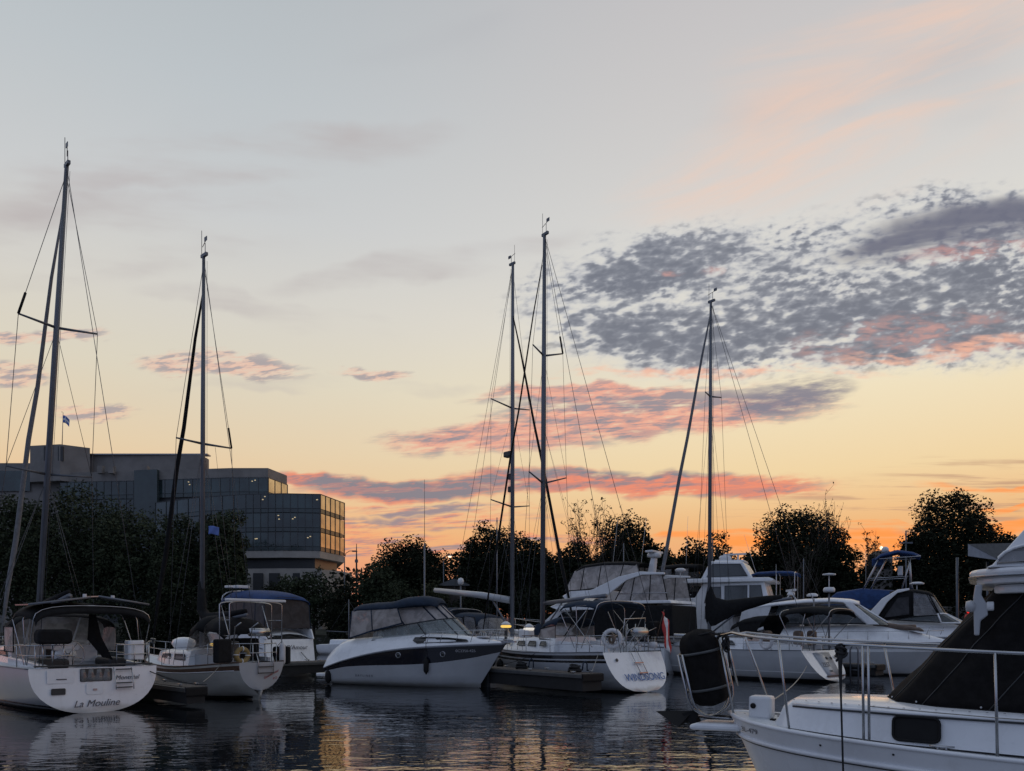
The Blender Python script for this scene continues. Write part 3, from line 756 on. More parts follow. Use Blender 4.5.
def rig(root, mx, zd, mz, top, r, spreaders, m='aluminium', lean=(0, 0), chain=1.6, chz=1.4, stay=None, stay_f=1.0, furl=None, back=None, boom=None, gear=True, boot=None, furlmat='black_canvas', wr=.011):
    """mast foot (mx, zd) to height top; lean = (dx, dy) at the top"""
    def M(z): t = (z-zd)/(top-zd); return Vector((mx+lean[0]*t, lean[1]*t, z))
    pt_part(root, 'mast', m, [M(zd), M(lin(zd, top, .6)), M(top)], [r*.86, r*.84, r*.56], 10)
    for z, half, sweep, up in spreaders:
        p = M(z)
        for side in (1, -1):
            e = p+Vector((-sweep, side*half, up)); pt_part(root, 'spreader', 'dark_alu', [p, e], [.05, .032], 6)
            if boot == side and z == max(q[0] for q in spreaders):
                d = (M(top*.985)-e).normalized(); pt_part(root, 'shroud_cover', 'black_canvas', [e, e+d*.8], .042, 6)
    sp = sorted(spreaders)
    for side in (1, -1):
        tips = [M(z)+Vector((-sw, side*hf, up)) for z, hf, sw, up in sp]
        base = Vector((mx-.25, side*chain, chz))
        wires(root, [[base]+tips+[M(top*.985)]], wr)
        lo = M(sp[0][0]-.1); wires(root, [[base+Vector((-.35, 0, 0)), lo], [base+Vector((.45, 0, 0)), lo]], wr*.8)
        for a, b in zip(tips[:-1], sp[1:]): wires(root, [[a, M(b[0]-.1)]], wr*.8)
    if stay:
        hd = M(lin(zd, top, stay_f)); tk = Vector(stay)
        pt_part(root, 'forestay', 'wire', [tk, hd], wr)
        if furl:
            f0, f1, rr = furl; a, b = tk.lerp(hd, f0), tk.lerp(hd, f1)
            pts = [a.lerp(b, i/8)+Vector((0, .03*math.sin(i*2.1), 0)) for i in range(9)]
            pt_part(root, 'furled_headsail', furlmat, pts, [rr*q for q in (.5, .95, 1.1, 1.0, .95, .85, .75, .62, .4)], 8)
            mb = MB(); d = (hd-tk).normalized(); q = Vector((0, 0, 1)).rotation_difference(d).to_matrix().to_4x4()
            mb.lathe([(0, 0), (.11, 0), (.11, .06), (.05, .07), (.05, .15), (.11, .16), (.11, .2), (0, .2)], Matrix.Translation(tk.lerp(hd, max(.005, f0-.03))) @ q); mb.build('furler_drum', 'plastic_dark', root)
    if back:
        for b in back: pt_part(root, 'backstay', 'wire', [b, M(top)], wr)
    for k in range(3):
        a = M(zd+1)+Vector((-.2-.05*k, .10*(k-1), -.3)); pt_part(root, 'halyard', 'wire', [a, M(top*.99)+Vector((-.12, .08*(k-1), 0))], .007, 4)
    if gear:
        p = M(top)
        mb = MB(); mb.box((p.x-.05, p.y, top+.05), (.42, .1, .12)); mb.build('masthead', 'dark_alu', root)
        pt_part(root, 'antenna', 'wire', [p+Vector((.1, .03, .05)), p+Vector((.1, .03, 1.05))], .012, 4)
        mb = MB(); mb.tube([p+Vector((-.12, 0, .05)), p+Vector((-.12, 0, .5))], .014, 5); mb.tube([p+Vector((-.4, .1, .5)), p+Vector((.25, -.08, .5))], .014, 5)
        mb.box(tuple(p+Vector((-.36, .1, .55))), (.2, .02, .16)); mb.build('wind_vane', 'dark_alu', root)
    return M
def canopy(root, name, m, xs, hw, ztop, drop, n=14, solid=.02, cam=1.0, yoff=0.):
    """bimini/dodger top: rows across at each x"""
    mb = MB(); rows = []
    for i, x in enumerate(xs):
        w = hw[i] if isinstance(hw, (list, tuple)) else hw; z = ztop[i] if isinstance(ztop, (list, tuple)) else ztop; d = drop[i] if isinstance(drop, (list, tuple)) else drop
        rows.append([(x, yoff+w*math.sin(lin(-PI/2, PI/2, j/n)*.999)*cam, z-d*(abs(j/n*2-1)**2.6)) for j in range(n+1)])
    mb.grid(rows); return mb.build(name, m, root, solid=solid)
def hoop(root, x, hw, z0, z1, drop, r=.016, m='steel', x0=None, name='frame_hoop', n=12):
    pts = [(x0 if x0 is not None else x, hw, z0)]+[(x, hw*math.sin(lin(PI/2, -PI/2, j/n)), z1-drop*(abs(j/n*2-1)**2.6)) for j in range(n+1)]+[(x0 if x0 is not None else x, -hw, z0)]
    return pt_part(root, name, m, pts, r)
def panelgrid(root, name, m, A, B, rows=4, solid=0., bulge=0.):
    """surface between two polylines of equal length"""
    A = [Vector(a) for a in A]; B = [Vector(b) for b in B]
    mb = MB(); mb.grid([[a.lerp(b, i/rows) for a, b in zip(A, B)] for i in range(rows+1)])
    return mb.build(name, m, root, solid=solid)
def wheel(root, c, r, ax=(1, 0, 0), m='steel', spokes=5):
    mb = MB(); mb.torus(c, ax, r, .017, 24, 6); q = Vector((0, 0, 1)).rotation_difference(Vector(ax)).to_matrix()
    for k in range(spokes):
        a = 2*PI*k/spokes; mb.tube([c, Vector(c)+q @ Vector((r*math.cos(a), r*math.sin(a), 0))], .011, 5)
    mb.tube([Vector(c)-Vector(ax)*.05, Vector(c)+Vector(ax)*.06], .05, 8)
    return mb.build('steering_wheel', m, root)
def winwin(root, pts, nrm, m='tint_glass', th=.02, name='window', fr=None):
    """flat window pane from a polygon, with its own frame"""
    n = Vector(nrm).normalized(); pts = [Vector(p) for p in pts]; k = len(pts)
    mb = MB(); mb.add([p+n*th for p in pts]+[p-n*.01 for p in pts], [tuple(range(k)), tuple(range(k, 2*k))]+[(i, (i+1) % k, k+(i+1) % k, k+i) for i in range(k)])
    w = mb.build(name, m, root)
    if fr:
        f = MB(); f.tube([p+n*(th+.004) for p in pts], fr[0], 5, closed=True); f.build('frame', fr[1], w)
    return w
def side_windows(root, polys, yfun, m='tint_glass', fr=(.02, 'plastic_dark'), sides=(1, -1)):
    for side in sides:
        for pl in polys: winwin(root, [(x, side*(yfun(x, z)+.004), z) for x, z in pl], (0, side, 0), m, fr=fr)
def radar_dome(root, c, r=.3, h=.22, n=18):
    mb = MB(); mb.lathe([(0, 0), (r*.9, .01), (r, h*.3), (r*.97, h*.7), (r*.75, h*.95), (0, h)], Matrix.Translation(c), n); return mb.build('radar_dome', 'plastic_white', root)
def radar_bar(root, c, w=1.1, ang=0.):
    mb = MB(); M = Matrix.Rotation(ang, 3, 'Z'); mb.rbox((c[0], c[1], c[2]+.28), (.14, w, .12), .05, M, axis=2); mb.build('radar_scanner', 'plastic_white', root, bevel=.02)
    mb = MB(); mb.lathe([(0, 0), (.2, 0), (.22, .08), (.14, .2), (.06, .23), (0, .23)], Matrix.Translation(c)); mb.build('radar_base', 'plastic_white', root)
def whip(root, p, h, lean=(0, 0), m='plastic_white', r=.014):
    p = Vector(p); pt_part(root, 'whip_antenna', m, [p, p+Vector((lean[0]*h, lean[1]*h, h))], [r, r*.5], 5)
def cleat(root, p, d=(1, 0, 0), s=1.):
    d = Vector(d).normalized(); p = Vector(p); mb = MB()
    mb.tube([p-d*.12*s+Vector((0, 0, .055*s)), p+Vector((0, 0, .045*s)), p+d*.12*s+Vector((0, 0, .055*s))], [.01*s, .02*s, .01*s], 6)
    for k in (-.04, .04): mb.tube([p+d*k*s, p+d*k*s+Vector((0, 0, .05*s))], .012*s, 6)
    mb.build('cleat', 'steel', root)
def world(root, p): 
    a = root.rotation_euler.z; c, s = math.cos(a), math.sin(a); p = Vector(p)
    return Vector(root.location)+Vector((p.x*c-p.y*s, p.x*s+p.y*c, p.z))
def fender(loc, length, r, m, label, hang=None, tilt=None, group=None):
    t = thing('fender', label, 'fender', tuple(loc), group=group)
    mb = MB(); k = length/2
    mb.lathe([(0, -k-.06), (r*.3, -k-.05), (r*.35, -k), (r*.8, -k+r*.35), (r, -k+r), (r, k-r), (r*.8, k-r*.35), (r*.35, k), (r*.3, k+.05), (0, k+.06)], n=14)
    mb.build('body', m, t)
    if hang: pt_part(t, 'lanyard', 'dark_rope', [(0, 0, k+.04), Vector(hang)-Vector(loc)], .011, 5)
    return t
def rope(pts, label, m='rope', r=.014, group=None, sag=0., n=14):
    pts = [Vector(p) for p in pts]; q = []
    for a, b in zip(pts[:-1], pts[1:]):
        for i in range(n):
            t = i/n; p = a.lerp(b, t); p.z -= sag*4*t*(1-t); q.append(p)
    q.append(pts[-1]); mb = MB(); mb.tube(q, r, 6); return tag(mb.build('mooring_line', m), label, 'rope', group)
def trunk_house(root, st, m='gelcoat', name='cabin_trunk', bev=.04):
    """st: list of (x, half width foot, half width top, z foot, z top)"""
    mb = MB(); rows = []
    for x, wb, wt, z0, z1 in st:
        r = min(.10, (z1-z0)*.4+.001)
        half = [(x, wb, z0), (x, lin(wb, wt, .8), lin(z0, z1, .8)), (x, wt, z1-r*.15), (x, wt*.9, z1+.02), (x, wt*.5, z1+.05)]
        rows.append(half+[(x, 0, z1+.06)]+[(a, -b, c) for a, b, c in half[::-1]])
    mb.grid(rows); mb.poly(rows[0]); mb.poly(rows[-1])
    return mb.build(name, m, root)
def dock(name, label, a, b, w, ztop=.74, thick=.5, piles=(), group='floating finger docks between the boats'):
    a = Vector((a[0], a[1], 0)); b = Vector((b[0], b[1], 0)); d = b-a; L = d.length
    t = thing('dock', label, 'dock', tuple(a), (d.x, d.y), group)
    mb = MB(); n = int(L/.16)
    for i in range(n): mb.box(((i+.5)*L/n, 0, ztop-.02+R.uniform(-.003, .003)), (L/n-.015, w-.06, .04))
    mb.build('deck_boards', 'dock_wood', t)
    mb = MB(); mb.box((L/2, 0, ztop-thick/2-.045), (L-.04, w-.1, thick)); mb.build('float_body', 'dock_dark', t)
    for s in (1, -1):
        mb = MB(); mb.rbox((L/2, s*(w/2+.0), ztop-.10), (L, .07, .16), .03, axis=0); mb.build('edge_beam', 'dock_steel', t)
    for x in [q for q in (.6, 3.2, 6.0) if q < L]:
        for s in (1, -1): cleat(t, (x, s*(w/2-.08), ztop), (1, 0, 0), 1.3)
    for x in (0, L):
        mb = MB(); mb.rbox((x, 0, ztop-.16), (.12, w, .30), .05, axis=1); mb.build('bumper', 'rubber', t)
    for x in piles:
        mb = MB(); mb.box((x, w/2-.04, ztop-.8), (.5, .16, 1.1)); mb.build('dock_leg', 'dock_steel', t)
    return t
def pedestal(loc, label, h=1.0, lit='amber_light', z0=.74):
    t = thing('power_pedestal', label, 'power pedestal', (loc[0], loc[1], z0))
    mb = MB(); mb.rbox((0, 0, h*.5), (.16, .16, h), .04, axis=2); mb.build('post', 'plastic_dark', t)
    mb = MB(); mb.lathe([(.0, h+.02), (.2, h+.02), (.26, h+.06), (.26, h+.12), (.2, h+.15), (0, h+.15)]); mb.build('lamp', lit, t)
    mb = MB(); mb.lathe([(0, h+.16), (.25, h+.16), (.2, h+.24), (.07, h+.33), (0, h+.34)]); mb.build('cap', 'plastic_white', t)
    return t
def ring(loc, ax, Rr, r, m, label, straps=True, cat='life ring'):
    t = thing('life_ring', label, cat, tuple(loc)); mb = MB(); mb.torus((0, 0, 0), ax, Rr, r, 24, 8); mb.build('ring', m, t)
    if straps:
        q = Vector((0, 0, 1)).rotation_difference(Vector(ax).normalized()).to_matrix()
        for k in range(4):
            a = PI/4+k*PI/2; mb = MB(); mb.torus(q @ Vector((Rr*math.cos(a), Rr*math.sin(a), 0)), q @ Vector((-math.sin(a), math.cos(a), 0)), r*1.04, .018, 10, 5); mb.build('strap', 'plastic_white', t)
    return t
TR = lambda k=0.: ((0, -1, 0), (k, 0, 1))     # lettering axes on a transom

# ================================================================== sloop at the left with the big white transom
A = thing('sailing_yacht', 'white sloop with the wide round transom lettered La Mouline and a black bimini', 'sailboat', (-12.67, 23.2, 0), (-.72, .69), 'sailing yachts with masts')
h = Hull(11.8, [(0, 1.80), (.3, 1.98), (.55, 1.95), (.8, 1.2), (.93, .48), (1, .03)], [(0, 1.36), (.5, 1.42), (1, 1.62)], [(0, .03), (.3, .35), (.6, .45), (1, .3)], .55, .10, [(0, 2.35), (.5, 2.2), (1, 1.3)])
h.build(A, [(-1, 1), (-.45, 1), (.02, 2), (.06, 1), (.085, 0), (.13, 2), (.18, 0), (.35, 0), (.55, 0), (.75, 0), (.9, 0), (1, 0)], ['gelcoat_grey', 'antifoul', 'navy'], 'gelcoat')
h.deck(A, 0.0, 1.0, hole=(0.0, .34, 1.25), n=36)
h.rail(A, 0, 1, .022, 'aluminium', dz=.0, name='toe_rail')
# cockpit well, benches, coamings
mb = MB(); mb.box((2.12, 0, .72), (3.85, 2.5, .08)); mb.build('cockpit_floor', 'teak', A)
for s in (1, -1):
    mb = MB(); mb.prof([(.25, .74), (4.0, .74), (4.0, 1.62), (2.5, 1.58), (.25, 1.46)], .09, s*1.34); mb.build('coaming', 'gelcoat', A, bevel=.04)
    mb = MB(); mb.box((2.3, s*1.0, .98), (3.0, .55, .44)); mb.build('bench', 'gelcoat', A, bevel=.03)
mb = MB(); mb.box((.10, 0, 1.43), (.14, 3.3, .05)); mb.build('transom_cap', 'plastic_dark', A, bevel=.012)
mb = MB(); mb.prof([(4.0, .74), (4.1, 1.9), (4.35, 1.9), (4.35, .74)], 1.3); mb.build('bulkhead', 'gelcoat', A)
mb = MB(); mb.box((4.02, 0, 1.35), (.1, .62, 1.0)); mb.build('companionway', 'plastic_dark', A)
trunk_house(A, [(4.1, 1.35, 1.2, 1.4, 1.95), (5.5, 1.35, 1.15, 1.42, 1.97), (7.5, 1.1, .9, 1.5, 1.92), (9.2, .7, .5, 1.55, 1.72), (9.9, .4, .3, 1.56, 1.6)])
side_windows(A, [[(4.6, 1.62), (6.2, 1.66), (6.1, 1.80), (4.8, 1.82)], [(6.5, 1.66), (7.7, 1.68), (7.5, 1.80), (6.6, 1.82)]], lambda x, z: lin(1.35, 1.1, max(0, (x-5.5)/2))-.065)
# transom fittings
tx = lambda z: .10*z/1.36-.045
def tpanel(y0, y1, z0, z1, m, name, th=.015, r=.04):
    mb = MB(); mb.rbox((tx((z0+z1)/2)-th/2, (y0+y1)/2, (z0+z1)/2), (th, abs(y1-y0), z1-z0), r, axis=0); return mb.build(name, m, A)
tpanel(.46, -.44, .93, 1.33, 'plastic_dark', 'locker_opening', .012)
mb = MB(); mb.grid([[(tx(z)-.022-.02*math.sin(j*1.7), lin(.44, -.42, j/14), z) for j in range(15)] for z in (.95, 1.08, 1.2, 1.31)]); mb.build('locker_curtain', 'vinyl_grey', A, solid=.006)
tpanel(.30, -.18, .54, .90, 'gelcoat', 'hatch', .022, .08)
tpanel(.12, -.0, .66, .72, 'steel', 'hatch_latch', .035, .02)
tpanel(1.24, .86, .58, .77, 'plastic_dark', 'vent_grille', .02, .03)
tpanel(1.34, .62, .92, 1.32, 'gelcoat', 'locker_lid', .012, .03)
tpanel(1.10, .82, 1.02, 1.05, 'ink_dark', 'lid_badge', .018, .01)
text(A, 'yacht_name', 'La Mouline', .29, frame((tx(.24)-.03, .02, .27), *TR(.07)), 'ink_dark', shear=.35)
text(A, 'home_port', 'Montréal', .19, frame((tx(1.05)-.012, -.88, 1.02), *TR(.07)), 'ink_dark', shear=.3)
for s in (-.47, -.99):
    pt_part(A, 'ladder_rail', 'steel', [(tx(1.3)-.05, s, 1.34), (tx(.8)-.07, s-.06, .85), (tx(.6)-.12, s-.04, .66)], .016)
for z in (.72, .86, 1.28):
    mb = MB(); mb.box((tx(z)-.08, -.77, z), (.06, .46, .035)); mb.build('ladder_step', 'plastic_dark', A)
# aft rails, steering, covers
for s in (1, -1):
    for zz in (.32, .62):
        pt_part(A, 'pushpit', 'steel', [(.18, s*.62, 1.42), (.16, s*.62, 1.42+zz), (.2, s*1.6, 1.42+zz), (1.4, s*1.78, 1.42+zz)], .016)
    for x, y in ((.2, 1.6), (.18, 1.15), (1.4, 1.78)): pt_part(A, 'pushpit_leg', 'steel', [(x, s*y, 1.38), (x, s*y, 2.04)], .016)
    stanchions(A, h, [3.2, 5.0, 6.8, 8.6], .62, s, aft=(1.4, s*1.78, 2.04), fore=h.sheer(10.4, s, .07, .62))
pulpit(A, h, 10.4, 11.6, .62)
mb = MB(); mb.lathe([(0, .74), (.22, .74), (.2, 1.2), (.16, 1.55), (.24, 1.62), (.2, 1.9), (0, 1.92)], Matrix.Translation((1.55, .42, 0)) @ Matrix.Diagonal((1, 1.4, 1, 1))); mb.build('steering_pedestal', 'gelcoat', A)
wheel(A, (1.3, .42, 1.72), .46)
mb = MB(); mb.rbox((1.5, .42, 1.98), (.16, .8, .26), .1, axis=0); mb.build('instrument_pod', 'gelcoat', A, bevel=.03)
mb = MB(); mb.rbox((.22, 1.12, 2.30), (.5, .92, .44), .13, axis=0); mb.build('barbecue_cover', 'black_canvas', A, bevel=.07)
for y in (.85, 1.4): pt_part(A, 'barbecue_bracket', 'steel', [(.2, y, 1.45), (.2, y, 2.15)], .018)
mb = MB(); mb.rbox((.45, -1.25, 1.86), (.42, .5, .62), .08, axis=2); mb.build('seat_locker', 'gelcoat', A, bevel=.03)
for y0, y1 in ((-.75, -1.28), (.4, 1.3)):
    mb = MB(); mb.rbox((1.9, (y0+y1)/2, 1.45), (1.4, abs(y1-y0), .3), .1, axis=0); mb.build('cushion', 'plastic_dark', A, bevel=.05)
# bimini with solar boards on top, dodger ahead of it
canopy(A, 'bimini', 'black_canvas', [.15, .5, 1.2, 2.0, 2.5], [1.62, 1.66, 1.68, 1.68, 1.64], [3.16, 3.26, 3.34, 3.34, 3.24], .42, solid=.03)
canopy(A, 'bimini_valance', 'black_canvas', [.10, .14], [1.61, 1.62], [3.0, 3.16], .40, solid=.02)
for x, x0 in ((.2, .9), (1.3, 1.0), (2.45, 1.2)): hoop(A, x, 1.64, 1.45, 3.24, .42, x0=x0)
for y0, y1, dz, x0 in ((1.78, .12, .0, .2), (-.12, -1.62, .04, .25)):
    mb = MB(); mb.add([(x0, y0, 3.24 if y0 > 1 else 3.50+dz), (x0, y1, 3.50+dz if y0 > 1 else 3.32), (1.6, y1, 3.52+dz if y0 > 1 else 3.34), (1.6, y0, 3.26 if y0 > 1 else 3.52+dz)], [(0, 1, 2, 3)])
    sp_ = mb.build('solar_panel', 'solar', A, solid=.035)
    mb = MB(); mb.tube([(x0-.03, y0, 3.24 if y0 > 1 else 3.50+dz), (x0-.03, y1, 3.50+dz if y0 > 1 else 3.32)], .035, 6); mb.build('panel_edge', 'aluminium', sp_)
for p in ((.3, .25, 3.48), (.3, -.55, 3.46)):
    mb = MB(); mb.rbox((p[0], p[1], p[2]+.06), (.1, .1, .12), .03); mb.build('deck_light', 'plastic_white', A)
canopy(A, 'dodger', 'black_canvas', [2.9, 3.4, 4.0], [1.5, 1.52, 1.5], [2.95, 3.05, 2.98], .4, solid=.02)
n = 12
top_ = [(4.0, 1.5*math.sin(lin(-PI/2, PI/2, j/n)), 2.98-.4*abs(j/n*2-1)**2.6) for j in range(n+1)]
bot_ = [(5.1-.9*abs(j/n*2-1)**2, 1.45*math.sin(lin(-PI/2, PI/2, j/n)), 1.95-.2*abs(j/n*2-1)) for j in range(n+1)]
panelgrid(A, 'dodger_window', 'vinyl', top_, bot_)
for j in (2, 4, 8, 10): pt_part(A, 'dodger_seam', 'plastic_white', [top_[j], bot_[j]], .03)
for s in (1, -1): winwin(A, [(2.9, s*1.5, 2.6), (4.0, s*1.52, 2.62), (4.2, s*1.45, 1.8), (2.9, s*1.5, 1.8)], (0, s, 0), 'vinyl', fr=(.022, 'black_canvas'))
mb = MB(); mb.add([(1.2, -.35, 3.0), (1.2, -.15, 3.0), (1.25, -.12, 2.2), (1.2, -.55, 1.62), (1.2, -.85, 1.55), (1.2, -.5, 2.3)], [(0, 1, 2, 3, 4, 5)]); mb.build('hanging_curtain', 'black_canvas', A, solid=.05)
MA = rig(A, 6.35, 1.9, 0, 18.95, .125, [(8.1, 1.35, .35, .05), (13.3, 1.25, .3, .05)], lean=(-1.5, -.55), chain=1.85, chz=1.5, stay=(11.6, 0, 1.75), stay_f=.965, furl=(.04, .93, .09), back=[(.2, 1.5, 1.4), (.2, -1.5, 1.4)], boot=1, furlmat='sail_grey')
pt_part(A, 'boom', 'aluminium', [(6.2, 0, 3.15), (2.6, 0, 3.62)], .09, 8)
pt_part(A, 'furled_mainsail', 'black_canvas', [(6.1, 0, 3.3), (4.5, 0, 3.52), (2.7, 0, 3.76)], [.16, .14, .08], 8)
pt_part(A, 'rigid_vang', 'aluminium', [(6.25, 0, 2.1), (4.9, 0, 3.3)], .05)

# ================================================================== second sloop: cream hull, brown sheer band, narrow transom
B = thing('sailing_yacht', 'smaller cream sloop with brown sheer band, narrow white counter and black furled headsail', 'sailboat', (-8.95, 27, 0), (-.75, .66), 'sailing yachts with masts')
h = Hull(9.0, [(0, .86), (.2, 1.25), (.5, 1.5), (.75, 1.15), (.92, .45), (1, .03)], [(0, 1.36), (.45, 1.12), (1, 1.42)], [(0, -.36), (.12, -.1), (.3, .3), (.6, .4), (1, .2)], 1.1, -.12, [(0, 2.0), (.5, 2.1), (1, 1.2)])
h.build(B, [(-1, 1), (-.4, 1), (.03, 1), (.09, 0), (.3, 0), (.55, 0), (.74, 0), (.80, 2), (.93, 0), (.96, 0), (1, 0)], ['gelcoat_cream', 'antifoul', 'teak'], 'gelcoat_grey')
h.deck(B, 0, 1, hole=(.08, .36, .7), n=32); h.rail(B, 0, 1, .03, 'teak', name='toe_rail', dz=.02); h.rail(B, .03, 1, .022, 'plastic_white', f=.80, name='rub_strake')
mb = MB(); mb.box((1.9, 0, .7), (2.8, 1.36, .06)); mb.build('cockpit_floor', 'teak', B)
for s in (1, -1):
    mb = MB(); mb.prof([(.6, .7), (3.3, .7), (3.3, 1.6), (.6, 1.5)], .05, s*.72); mb.build('coaming', 'gelcoat_grey', B)
mb = MB(); mb.prof([(-.12, .36), (.38, .36), (.5, -.5), (.25, -.5)], .035); mb.build('rudder', 'gelcoat_cream', B)
trunk_house(B, [(3.3, 1.05, .92, 1.1, 1.72), (5.2, 1.0, .85, 1.12, 1.74), (6.6, .75, .6, 1.2, 1.65), (7.4, .4, .3, 1.3, 1.45)])
side_windows(B, [[(3.6, 1.36), (4.6, 1.38), (4.5, 1.58), (3.7, 1.58)], [(4.9, 1.4), (5.8, 1.42), (5.7, 1.56), (5.0, 1.58)]], lambda x, z: lin(1.02, .9, max(0, (x-4)/2))-.06)
mb = MB(); mb.lathe([(0, 1.78), (.32, 1.78), (.42, 1.95), (.38, 2.1), (.2, 2.2), (0, 2.22)], Matrix.Translation((5.4, .2, 0)) @ Matrix.Diagonal((1.5, 1, 1, 1)), 16); mb.build('deck_dome', 'gelcoat', B)
text(B, 'yacht_name', 'Gouverneur', .13, frame((-.14+.0, -.36, .92), (0, -1, .45), (-.05, 0, 1)), 'ink_red', shear=.3)
text(B, 'home_port', 'P.Q.', .11, frame((-.155, -.50, .78), (0, -1, .35), (-.05, 0, 1)), 'ink_red', shear=.3)
for y in (.18, -.42): pt_part(B, 'ladder_rail', 'steel', [(-.05, y, 1.7), (-.2, y, 1.4), (-.17, y, .95)], .016)
for z in (.98, 1.2): 
    mb = MB(); mb.box((-.2, -.12, z), (.05, .6, .035)); mb.build('ladder_step', 'plastic_dark', B)
for zz in (.33, .66):
    pt_part(B, 'pushpit', 'steel', [(1.6, 1.12, 1.3+zz), (.5, .95, 1.36+zz), (.1, .7, 1.36+zz), (.02, 0, 1.36+zz), (.1, -.7, 1.36+zz), (.5, -.95, 1.36+zz), (1.6, -1.12, 1.3+zz)], .016)
for s in (1, -1):
    for x, y in ((.12, .72), (.05, .25), (.9, 1.0), (1.6, 1.12)): pt_part(B, 'pushpit_leg', 'steel', [(x, s*y, 1.25), (x, s*y, 2.0)], .016)
    stanchions(B, h, [3.0, 4.6, 6.2], .62, s, aft=(1.6, s*1.12, 1.96), fore=h.sheer(7.7, s, .07, .62))
pulpit(B, h, 7.7, 8.8, .62)
# davit arch over the stern
for x in (.25, .95):
    hoop(B, x, 1.02, 1.35, 3.52, .12, r=.022, name='arch_tube')
mb = MB(); mb.rbox((.35, -.05, 3.56), (.3, 2.25, .09), .03, axis=0); mb.build('arch_board', 'plastic_white', B, bevel=.02)
for s in (.6, -.4): pt_part(B, 'arch_brace', 'steel', [(.25, s*1.6, 2.0), (.95, s*1.6, 3.4)], .018)
for y0, y1 in ((1.02, .9), (-1.02, -.9)):
    for z in (2.3, 2.85): pt_part(B, 'arch_step', 'steel', [(.25, y0, z), (.95, y1, z)], .015)
canopy(B, 'dodger', 'black_canvas', [2.2, 2.7, 3.3], [.98, 1.0, .98], [2.95, 3.05, 2.8], .55, solid=.02)
n = 10
panelgrid(B, 'dodger_window', 'vinyl_grey', [(3.3, .98*math.sin(lin(-PI/2, PI/2, j/n)), 2.8-.55*abs(j/n*2-1)**2.6) for j in range(n+1)], [(4.1-.6*abs(j/n*2-1)**2, .95*math.sin(lin(-PI/2, PI/2, j/n)), 1.72) for j in range(n+1)])
canopy(B, 'bimini_flap', 'black_canvas', [.9, 1.3, 2.0], [.85, .95, .98], [2.35, 2.9, 3.0], [.2, .5, .55], solid=.02)
mb = MB(); mb.tube([(.5, .12, 2.42), (.5, -.62, 2.42)], .15, 14); mb.build('barbecue', 'steel', B)
pt_part(B, 'barbecue_post', 'steel', [(.5, -.25, 1.9), (.5, -.25, 2.3)], .02)
for y in (.9, .25): pt_part(B, 'dinghy_davit', 'steel', [(.3, y, 1.4), (.1, y, 2.6), (-.3, y, 2.75)], .022)
mb = MB(); mb.rbox((1.2, .55, 1.75), (.9, .4, .7), .08); mb.build('cockpit_locker', 'plastic_dark', B, bevel=.04)
mb = MB(); mb.rbox((1.6, -.3, 1.8), (.8, .8, .8), .1); mb.build('cockpit_cover', 'black_canvas', B, bevel=.08)
mb = MB(); mb.rbox((.18, 1.32, 1.78), (.28, .62, .82), .06, Matrix.Rotation(.25, 3, 'Z')); o = mb.build('outboard_bag', 'black_canvas', B, bevel=.06)
MBt = rig(B, 4.3, 1.74, 0, 17.1, .105, [(9.8, 1.12, .15, .0)], lean=(-.15, 0), chain=1.4, chz=1.2, stay=(8.85, 0, 1.5), stay_f=.93, furl=(.06, .98, .095), back=[(.1, 0, 1.4)], boot=-1)
pt_part(B, 'boom', 'aluminium', [(4.2, 0, 2.75), (.9, 0, 3.05)], .07, 8)
pt_part(B, 'mainsail_cover', 'black_canvas', [(4.34, 0, 4.4), (4.3, 0, 3.3), (3.9, 0, 2.95), (2.5, 0, 3.05), (1.0, 0, 3.18)], [.13, .2, .22, .15, .09], 8)
rl = ring(world(B, (.12, .62, 1.62)), (.75, -.66, 0), .22, .085, 'yellow', 'yellow horseshoe lifebuoy on the stern rail of the cream sloop')
fender(world(B, (.25, -1.05, 1.62)), .8, .11, 'fender_white', 'white fender hung upright on the stern rail of the cream sloop', hang=world(B, (.3, -1.0, 2.2)))
t = thing('canvas_bag', 'black canvas bag hanging beside the white fender on the cream sloop', 'bag', tuple(world(B, (.9, -1.42, 1.55))))
mb = MB(); mb.rbox((0, 0, 0), (.62, .35, .66), .08, axis=1); mb.build('body', 'black_canvas', t, bevel=.08); pt_part(t, 'strap', 'dark_rope', [(-.2, 0, .3), (0, 0, .52), (.2, 0, .3)], .012)
flag('burgee', 'small blue burgee flying below the spreader of the cream sloop', tuple(at(208.5, 526, 29.2)), .40, .32, ['flag_blue'], lambda i, j: 0, droop=.12)
pt_part(B, 'flag_halyard', 'wire', [(3.9, -1.35, 1.25), (4.2, -.5, 9.75)], .007, 4)

# ================================================================== navy and white express cruiser
Cc = thing('motor_cruiser', 'navy and white express cruiser with beige clear-panelled canopy, bow pointing right', 'motorboat', (-7.95, 36.25, 0), (.9, -.43), 'motor cruisers in the marina')
sheerC = [(0, .78), (.12, 1.12), (.3, 1.48), (.5, 1.72), (.75, 1.86), (1, 1.95)]
h = Hull(8.55, [(0, 1.30), (.3, 1.40), (.55, 1.38), (.75, 1.12), (.9, .6), (1, .04)], sheerC, [(0, .35), (.5, .4), (1, .15)], 1.35, -.25, chine=(.14, .90), sternpow=3, curl=5)
nb = lambda q: lin(.62, .62, q) if q < .02 else (.60+.12*q)*.98
h.build(Cc, [(-1, 1), (-.3, 1), (.0, 0), (.14, 0), (.3, 0), (.5, 0), (lambda q: curve([(0, .60), (.15, .84), (.6, 1.03), (.85, 1.28), (1, 1.55)])(q)/h.sh(q), 2), (lambda q: (curve([(0, .60), (.15, .84), (.6, 1.03), (.85, 1.28), (1, 1.55)])(q)/h.sh(q)+.95)/2, 2), (.95, 0), (1, 0)], ['gelcoat_grey', 'antifoul', 'navy'], 'gelcoat')
